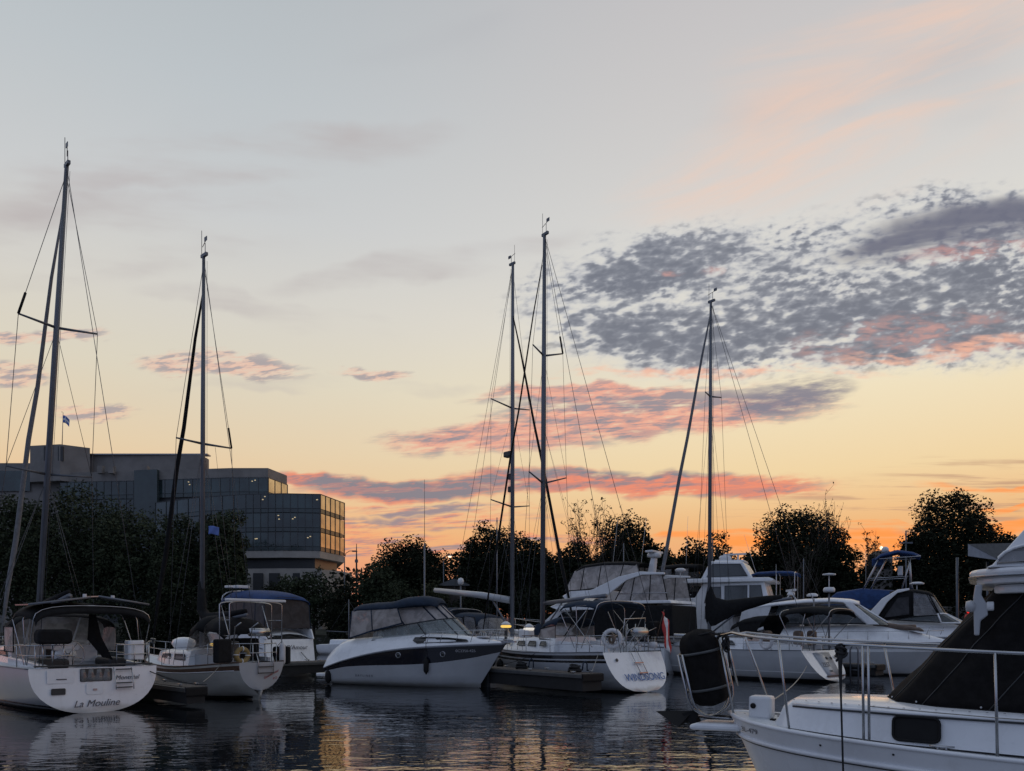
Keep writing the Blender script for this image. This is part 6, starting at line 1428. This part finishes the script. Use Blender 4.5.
for j in (14, 20, 28, 34):
    pt_part(Mb, 'cover_seam', 'plastic_dark', [r[j]+Vector((.012, .012 if j < 25 else -.012, .004)) for r in rows], .006, 5)
pt_part(Mb, 'cover_zip', 'plastic_dark', [rows[i][8].lerp(rows[i][9], .5)+Vector((0, .014, 0)) for i in range(15)], .008, 5)
for j in (3, 9, 15, 21):
    p = rows[0][j]+Vector((0, .02, .03)); mb = MB(); mb.lathe([(0, 0), (.014, 0), (.012, .008), (0, .01)], frame(p, (-1, 0, 0), (0, 0, 1)), 8); mb.build('cover_snap', 'steel', Mb)
pt_part(Mb, 'cover_hem', 'cover_canvas', [Vector(p)+Vector((0, 0, -.005)) for p in base], .02)
# flybridge overhead
def slab(z0, z1, a0, hw, r, name, m, bev=.03):
    mb = MB(); pl = [(1.5, hw)]+[(X(a0+r*(1-math.sin(t))), hw-r*(1-math.cos(t))) for t in [k*PI/2/6 for k in range(7)]]
    pl += [(x, -y) for x, y in pl[::-1]]; n = len(pl)
    mb.add([(x, y, z0) for x, y in pl]+[(x, y, z1) for x, y in pl], [tuple(range(n)), tuple(range(n, 2*n))]+[(i, (i+1) % n, n+(i+1) % n, n+i) for i in range(n)]); return mb.build(name, m, Mb, bevel=bev)
slab(3.00, 3.085, 2.93, 1.02, .5, 'flybridge_lip', 'gelcoat', .03); slab(3.088, 3.165, 2.86, 1.08, .55, 'flybridge_deck', 'gelcoat', .03)
slab(3.078, 3.095, 2.85, 1.10, .55, 'flybridge_trim', 'steel', .005)
slab(2.90, 2.998, 3.1, .85, .3, 'flybridge_underside', 'gelcoat', .03)
mb = MB(); mb.prof([(1.6, 3.16), (X(3.02), 3.17), (X(3.08), 3.20), (X(3.5), 3.74), (X(3.75), 3.98), (1.6, 4.0)], lambda x, z: 1.0-.16*(z-3.16)); mb.build('flybridge_coaming', 'gelcoat', Mb, bevel=.06)
for s in (1, -1):
    ar = [(X(3.12+.36*(1-math.cos(t))), s*(1.0-.03+.012), 3.21+.19*math.sin(t)) for t in [k*PI/10 for k in range(11)]]
    w_ = winwin(Mb, ar, (0, s, .16), 'vinyl_grey', th=.012, name='flybridge_window', fr=(.018, 'gelcoat'))
mb = MB(); mb.prof([(X(2.92), 3.0), (X(2.99), 3.0), (X(2.98), 2.88), (X(3.03), 2.78), (X(3.04), 2.66), (X(2.97), 2.60), (X(2.96), 2.44), (X(2.91), 2.44), (X(2.90), 2.85)], .035, .80); mb.build('horn_bracket', 'gelcoat_grey', Mb, bevel=.015)
mb = MB(); mb.lathe([(0, -.05), (.07, -.05), (.085, 0), (.07, .06), (0, .07)], Matrix.Translation((X(2.88), .80, 2.76)) @ Matrix.Rotation(PI/2, 4, 'Y') @ Matrix.Scale(.8, 4), 12); mb.build('horn', 'gelcoat_grey', Mb)
mb = MB(); mb.rbox((X(3.06), .80, 2.76), (.07, .10, .10), .04, axis=0); mb.build('floodlight', 'plastic_white', Mb, bevel=.012)
# bow rail
def G_(a, s, out=.0, dz=0): 
    p = h.pt(1-a/9.5, 1., s); return Vector((p.x, p.y+s*out, p.z+dz))
for s in (1, -1):
    top = [Vector((9.64, s*.14, 2.405))]+[G_(a, s, .06-.03*a/3, 1.12-.01*a) for a in (.12, .3, .6, 1.0, 1.5, 2.1, 2.8, 3.5, 4.3, 5.2)]
    pt_part(Mb, 'bow_rail', 'steel', top, .0185, 10)
    for a, da in (((.10, .14), (.97, .12), (1.84, .0), (1.90, .0), (3.12, .02), (4.4, 0)) if s == 1 else ((.44, .34), (2.0, .2), (4.4, 0))):
        b0 = G_(a, s, -.05, .01); b1 = G_(max(.02, a-da), s, .06-.03*a/3, 1.115-.01*a) if a > .2 else Vector((9.63, s*.14, 2.40)); pt_part(Mb, 'rail_stanchion', 'steel', [b0, b1], .015, 8)
        mb = MB(); mb.lathe([(0, 0), (.04, 0), (.035, .012), (.02, .02), (0, .02)], Matrix.Translation(b0-Vector((0, 0, .008))), 10); mb.build('stanchion_base', 'steel', Mb)
    pt_part(Mb, 'lifeline', 'rope', [G_(a, s, -.0, .42) for a in (1.9, 2.5, 3.12, 4.4)], .006, 5)
pt_part(Mb, 'bow_rail', 'steel', [(9.64, .14, 2.405), (9.72, .10, 2.41), (9.75, 0, 2.41), (9.72, -.10, 2.41), (9.64, -.14, 2.405)], .0185, 10)
pt_part(Mb, 'rail_stub', 'steel', [(9.66, .05, 2.41), (10.25, .20, 2.43)], .022, 8)
# bow platform, anchor, roller, windlass
mb = MB(); mb.prof([(9.30, 1.12), (9.30, 1.22), (9.9, 1.205), (10.02, 1.17), (10.0, 1.10)], .26); mb.build('bow_platform', 'gelcoat', Mb, bevel=.035)
mb = MB(); mb.prof([(9.35, 1.30), (10.25, 1.30), (10.25, 1.25), (9.35, 1.24)], .025, -.05)
mb.add([(10.05, -.05, 1.34), (10.62, -.05, 1.30), (10.2, .16, 1.12), (10.2, -.26, 1.12), (10.10, -.05, 1.2)], [(0, 1, 2), (0, 3, 1), (1, 4, 2), (1, 3, 4), (0, 2, 4), (0, 4, 3)]); 
mb.add([(10.0, -.05, 1.36), (10.2, .02, 1.30), (9.98, .02, 1.05), (9.92, -.12, 1.08), (10.15, -.12, 1.3)], [(0, 1, 2), (0, 2, 3), (0, 3, 4), (1, 4, 3), (1, 3, 2), (0, 4, 1)]); mb.build('anchor', 'rubber', Mb)
for y in (-.12, .02): pt_part(Mb, 'anchor_roller', 'steel', [(9.3, y, 1.26), (9.95, y, 1.28)], .016)
mb = MB(); mb.rbox((X(.44), .06, 1.455), (.30, .27, .31), .05, axis=2); t_ = mb.build('windlass_box', 'plastic_white', Mb, bevel=.035)
for dy in (.137,):
    mb = MB(); mb.lathe([(0, 0), (.035, 0), (.038, .012), (0, .014)], frame((X(.36), .06+dy, 1.48), (-1, 0, 0), (0, 0, 1)), 14); mb.build('windlass_port', 'rubber', t_)
mb = MB(); mb.tube([(X(.27), .0, 1.30), (X(.2), .02, 1.34), (X(.1), .0, 1.33), (X(-.1), -.03, 1.27)], .018); mb.build('anchor_chain', 'dark_alu', Mb)
mb = MB(); mb.box((X(.62), .2, 1.30), (.06, .1, .04)); mb.build('deck_fitting', 'rubber', Mb)
cleat(Mb, G_(2.62, 1, -.10, .0), (1, -.08, 0), 1.0); cleat(Mb, G_(2.62, -1, -.10, .0), (1, .08, 0), 1.0); cleat(Mb, (X(.62), -.25, 1.30), (1, 0, 0), .9)
fM = lambda p: h.at_z(p.x, p.z, 1)+Vector((0, .010, 0))
text(Mb, 'registration', '3L-479', .10, frame((X(.38), 1, 1.175), (-1, 0, 0), (0, 0, 1)), 'ink_dark', fn=fM, lift=0)
for a, z in ((1.35, 1.13), (2.15, 1.12)):
    p = h.at_z(X(a), z, 1); mb = MB(); mb.lathe([(0, 0), (.014, 0), (.012, .012), (0, .012)], frame(p, (-1, 0, 0), (0, 0, 1)), 8); mb.build('scupper', 'rubber', Mb)
# black capsule carried in a steel rack at the bow
T = Matrix.Rotation(-.13, 4, 'X') @ Matrix.Rotation(.02, 4, 'Y')
cap = thing('fender', 'big black ribbed fender standing in a steel rack at the bow of the foreground boat', 'fender', tuple(world(Mb, (9.86, .03, 1.97))))
cap.rotation_euler = (.02, -.22, 0)
mb = MB(); rows = []
for i in range(25):
    t = i/24; z = -.56+1.12*t; e = max(abs(z)-.30, 0)/.26; r = .285*math.sqrt(max(0, 1-min(1, e)**2.6))+.002
    rows.append([Vector(((r+.006*math.cos(k*18))*math.cos(2*PI*k/72), (r+.006*math.cos(k*18))*math.sin(2*PI*k/72), z)) for k in range(72)])
mb.grid(rows, True); mb.build('body', 'cover_canvas', cap)
rack = thing('fender_rack', 'stainless steel hoop rack holding the big black bow fender', 'rack', tuple(world(Mb, (9.86, .03, 1.97))))
rack.rotation_euler = (.02, -.22, 0)
for z in (.24, -.28):
    mb = MB(); mb.torus((0, 0, z), (0, 0, 1), .300, .021, 32, 6); mb.build('band', 'dock_steel', rack)
for ang in (.10, .46):
    c_, s_ = math.cos(ang), math.sin(ang)
    q = .335; pts = [(-q*c_, -q*s_, .26), (-q*c_, -q*s_, -.36)]+[(-q*math.cos(t)*c_, -q*math.cos(t)*s_, -.36-q*math.sin(t)) for t in [k*PI/10 for k in range(1, 10)]]+[(q*c_, q*s_, -.36), (q*c_, q*s_, .26)]
    pt_part(rack, 'hoop', 'steel', pts, .017, 8)
pt_part(rack, 'bracket', 'steel', [(.31, .02, .40), (.31, .02, -.34)], .02, 8); pt_part(rack, 'bracket', 'steel', [(.36, -.1, .40), (.37, -.1, -.34)], .02, 8)
# dark line and bundle on the rail
mb = MB(); k = world(Mb, G_(1.60, 1, .05, 1.1))
bd = thing('rope_bundle', 'bundle of black line tied on the foreground bow rail with its end hanging down', 'rope', tuple(k))
for i in range(7):
    a = i*.9; mb.torus((.012*math.sin(a*2), .01*math.cos(a), -.03-.02*i), (math.sin(a)*.5, math.cos(a)*.3, 1 if i % 2 else .3), .045+.012*math.sin(i*2.1), .016, 12, 5)
mb.build('coil', 'dark_rope', bd)
pt_part(bd, 'tail', 'dark_rope', [(.0, -.02, -.05), (-.02, -.04, -.2), (-.015, -.05, -.6), (-.01, -.07, -1.05), (-.0, -.09, -1.7)], [.03, .024, .011, .011, .011], 6)
bd2 = thing('rope_bundle', 'black rope lashing at the bow end of the foreground rail, beside the big fender', 'rope', tuple(world(Mb, (9.52, .16, 2.38))))
mb = MB()
for i in range(8):
    a = i*1.3; mb.torus((.02*math.sin(a), .02*math.cos(a), -.02*i), (math.sin(a), math.cos(a), .3), .042, .014, 12, 5)
mb.build('coil', 'dark_rope', bd2); pt_part(bd2, 'tail', 'dark_rope', [(0, 0, 0), (.03, -.02, -.15), (.05, -.02, -.4)], .014, 6); pt_part(bd2, 'tail', 'dark_rope', [(0, 0, .02), (-.2, .05, .09), (-.36, .05, .05)], .012, 6)

# ================================================================== docks, lights and lines
def loc2(o, x, y): p = world(o, (x, y, 0)); return (p.x, p.y)
dock('dock', 'dark finger dock between the two yachts at the left', loc2(A, -.7, -2.75), loc2(A, 10, -2.75), .7, .66)
dock('dock', 'dark finger dock along the WINDSONG port side', loc2(D, .3, 2.75), loc2(D, 12.5, 2.75), 1.1, .84, .62, piles=(6.2,))
dock('dock', 'grey finger dock in front of the cruiser with the blue top', loc2(Fb, -1.4, -3.4), loc2(Fb, -1.6, 7), 1.2, .86, .55)
dock('dock', 'finger dock beyond the grey-white sloop, with pale hoop ladders', loc2(Eb, -.8, -2.7), loc2(Eb, 11.5, -2.7), 1.0, .8)
dock('dock', 'far walkway behind the motor cruisers', (-14, 62), (60, 56), 2.2, .9)
for k in (0.2, 1.3, 3.2):
    o_ = world(Eb, (k, -2.12, 0)); t = thing('dock_ladder', ['pale hoop ladder at the end of the dock behind the grey-white sloop', 'middle pale hoop ladder on the dock behind the grey-white sloop', 'inner pale hoop ladder on the dock behind the grey-white sloop'][[.2, 1.3, 3.2].index(k)], 'ladder', tuple(o_), (-.65, .76), 'dock ladders')
    pt_part(t, 'hoop', 'aluminium', [(-.2, 0, -.35), (-.2, .05, 1.5), (-.1, .05, 1.7), (.1, .05, 1.7), (.2, .05, 1.5), (.2, 0, -.35)], .04, 6)
    for z in (.1, .5): pt_part(t, 'rung', 'aluminium', [(-.2, .02, z), (.2, .02, z)], .025)
p = at(506, 660, 37.3); pedestal((p.x, p.y), 'dock pedestal with a glowing amber lamp at the WINDSONG bow', h=1.75, z0=.84)
p = at(529, 660, 36.0); pedestal((p.x, p.y), 'dock pedestal with a small white lamp behind the WINDSONG bow rail', h=1.62, lit='white_light', z0=.84)
p = at(216, 660, 33.5); t = pedestal((p.x, p.y), 'dock pedestal with small amber lights behind the cream sloop cockpit', h=1.05, z0=.72)
rope([world(A, (.25, -1.5, 1.25)), (-9.6, 23.9, .78)], 'dark mooring line from the La Mouline stern to the dock', 'dark_rope', .016, sag=.12)
rope([world(A, (2.5, -1.9, 1.45)), (-10.6, 24.8, .78)], 'second dark mooring line from the La Mouline side to the dock', 'dark_rope', .014, sag=.1)
rope([world(B, (.8, 1.05, 1.3)), world(B, (-.2, 2.2, .78))], 'pale mooring line from the cream sloop quarter', 'rope', .013, sag=.05)
rope([world(D, (4.5, 1.9, 1.55)), world(D, (8.5, 2.45, .9))], 'dark spring line from the WINDSONG port rail to the dock', 'dark_rope', .014, sag=.25)
rope([world(Mb, (9.2, -.3, 1.4)), (14.8, 38, .85)], 'pale mooring line from the foreground bow across the water', 'rope', .014, sag=.25, n=30)
rope([world(Cc, (8.3, .1, 2.05)), world(D, (9.5, 2.3, .9))], 'slack mooring line from the navy cruiser bow to the WINDSONG dock', 'rope', .013, sag=.3)
rope([world(Cc, (.2, 1.1, 1.0)), world(Fb, (-1.3, -3.0, .9))], 'slack stern line of the navy cruiser to the dock behind', 'dark_rope', .013, sag=.25)
rope([world(D, (1.0, 1.72, 1.62)), world(D, (.6, 2.5, .88))], 'short stern line from the WINDSONG quarter to its dock', 'rope', .013, sag=.04)
rope([world(D, (10.6, .5, 1.8)), world(D, (11.6, 2.4, .9))], 'bow line from WINDSONG to the inner end of its dock', 'rope', .013, sag=.1)
rope([world(Eb, (1.6, -1.6, 1.5)), world(Eb, (.6, -2.4, .84))], 'stern line from the grey-white sloop to the hoop ladder dock', 'rope', .013, sag=.08)
rope([world(A, (6.8, -1.9, 1.5)), world(A, (4.0, -2.5, .7))], 'pale spring line amidships between La Mouline and its dock', 'rope', .013, sag=.12)
for k, lb in ((1.3, 'coiled hose and rope heap on the outer end of the WINDSONG dock'), (4.6, 'small dark rope heap farther along the WINDSONG dock')):
    o_ = world(D, (k, 2.75, .86)); t = thing('rope_heap', lb, 'rope', tuple(o_)); mb = MB()
    for i in range(6): mb.torus((.04*math.sin(i*2), .04*math.cos(i), .03+.045*i), (.15*math.sin(i*3), .15*math.cos(i*2), 1), .26-.02*i, .028, 18, 5)
    mb.build('coil', 'dark_rope', t); pt_part(t, 'hose_loop', 'navy_canvas', [(.3, 0, .05), (.34, 0, .35), (.42, .05, .42), (.5, .1, .3), (.5, .1, .03)], .03)
pt = thing('antenna_pole', 'tall thin white pole rising behind the navy cruiser canopy', 'pole', (at(424.5, 600, 50).x, 50, .0))
mb = MB(); mb.tube([(0, 0, 0), (0, 0, 8.2)], .055, 8); mb.build('pole', 'aluminium', pt); mb = MB(); mb.tube([(0, 0, 8.2), (0, 0, 12.4)], [.02, .012], 5); mb.build('whip', 'wire', pt)
by = thing('buoy', 'red marker light beyond the black camper canvas cruiser', 'buoy', tuple(at(969, 620, 70)))
mb = MB(); mb.lathe([(0, -1.5), (.4, -1.5), (.45, 0), (.3, .5), (0, .6)], n=12); mb.build('body', 'red', by); mb = MB(); mb.lathe([(0, .6), (.16, .65), (.16, .9), (0, 1.0)], n=10); mb.build('lamp', 'red_light', by)
# small parked boats and bare masts far inside the marina
for px, yt, Y, lb in ((322, 600, 78, 'bare thin mast far behind, above the blue top cruiser stern'), (462, 520, 66, 'bare thin mast far behind, left of the silver boom mast'), (588, 545, 70, 'bare thin mast far behind, right of the tallest mast'), (676, 540, 72, 'bare thin mast far behind the leaning white sail'), (763, 560, 68, 'bare thin mast far behind, by the blue awning')):
    x = P(px, Y).x; t = thing('small_sailboat', lb, 'sailboat', (x, Y, 0), (.9, -.43), 'small sailboats far inside the marina')
    hs = Hull(6.5, [(0, .9), (.4, 1.1), (.8, .7), (1, .03)], [(0, 1.0), (1, 1.2)], [(0, .05), (.5, .3), (1, .1)], .6, 0)
    hs.build(t, [(-1, 0), (0, 0), (.5, 0), (1, 0)], ['gelcoat'], 'gelcoat', n=12); hs.deck(t, 0, 1, n=10)
    trunk_house(t, [(1.6, .8, .7, 1.0, 1.5), (3.8, .7, .6, 1.05, 1.5), (4.8, .3, .2, 1.1, 1.2)])
    pt_part(t, 'mast', 'aluminium', [(3.4, 0, 1.4), (3.4, 0, zat(yt, Y))], [.06, .04]); pt_part(t, 'boom', 'aluminium', [(3.3, 0, 2.3), (.6, 0, 2.4)], .04)
    wires(t, [[(6.4, 0, 1.3), (3.4, 0, zat(yt, Y)-.1)], [(0, 0, 1.1), (3.4, 0, zat(yt, Y)-.1)]], .012)
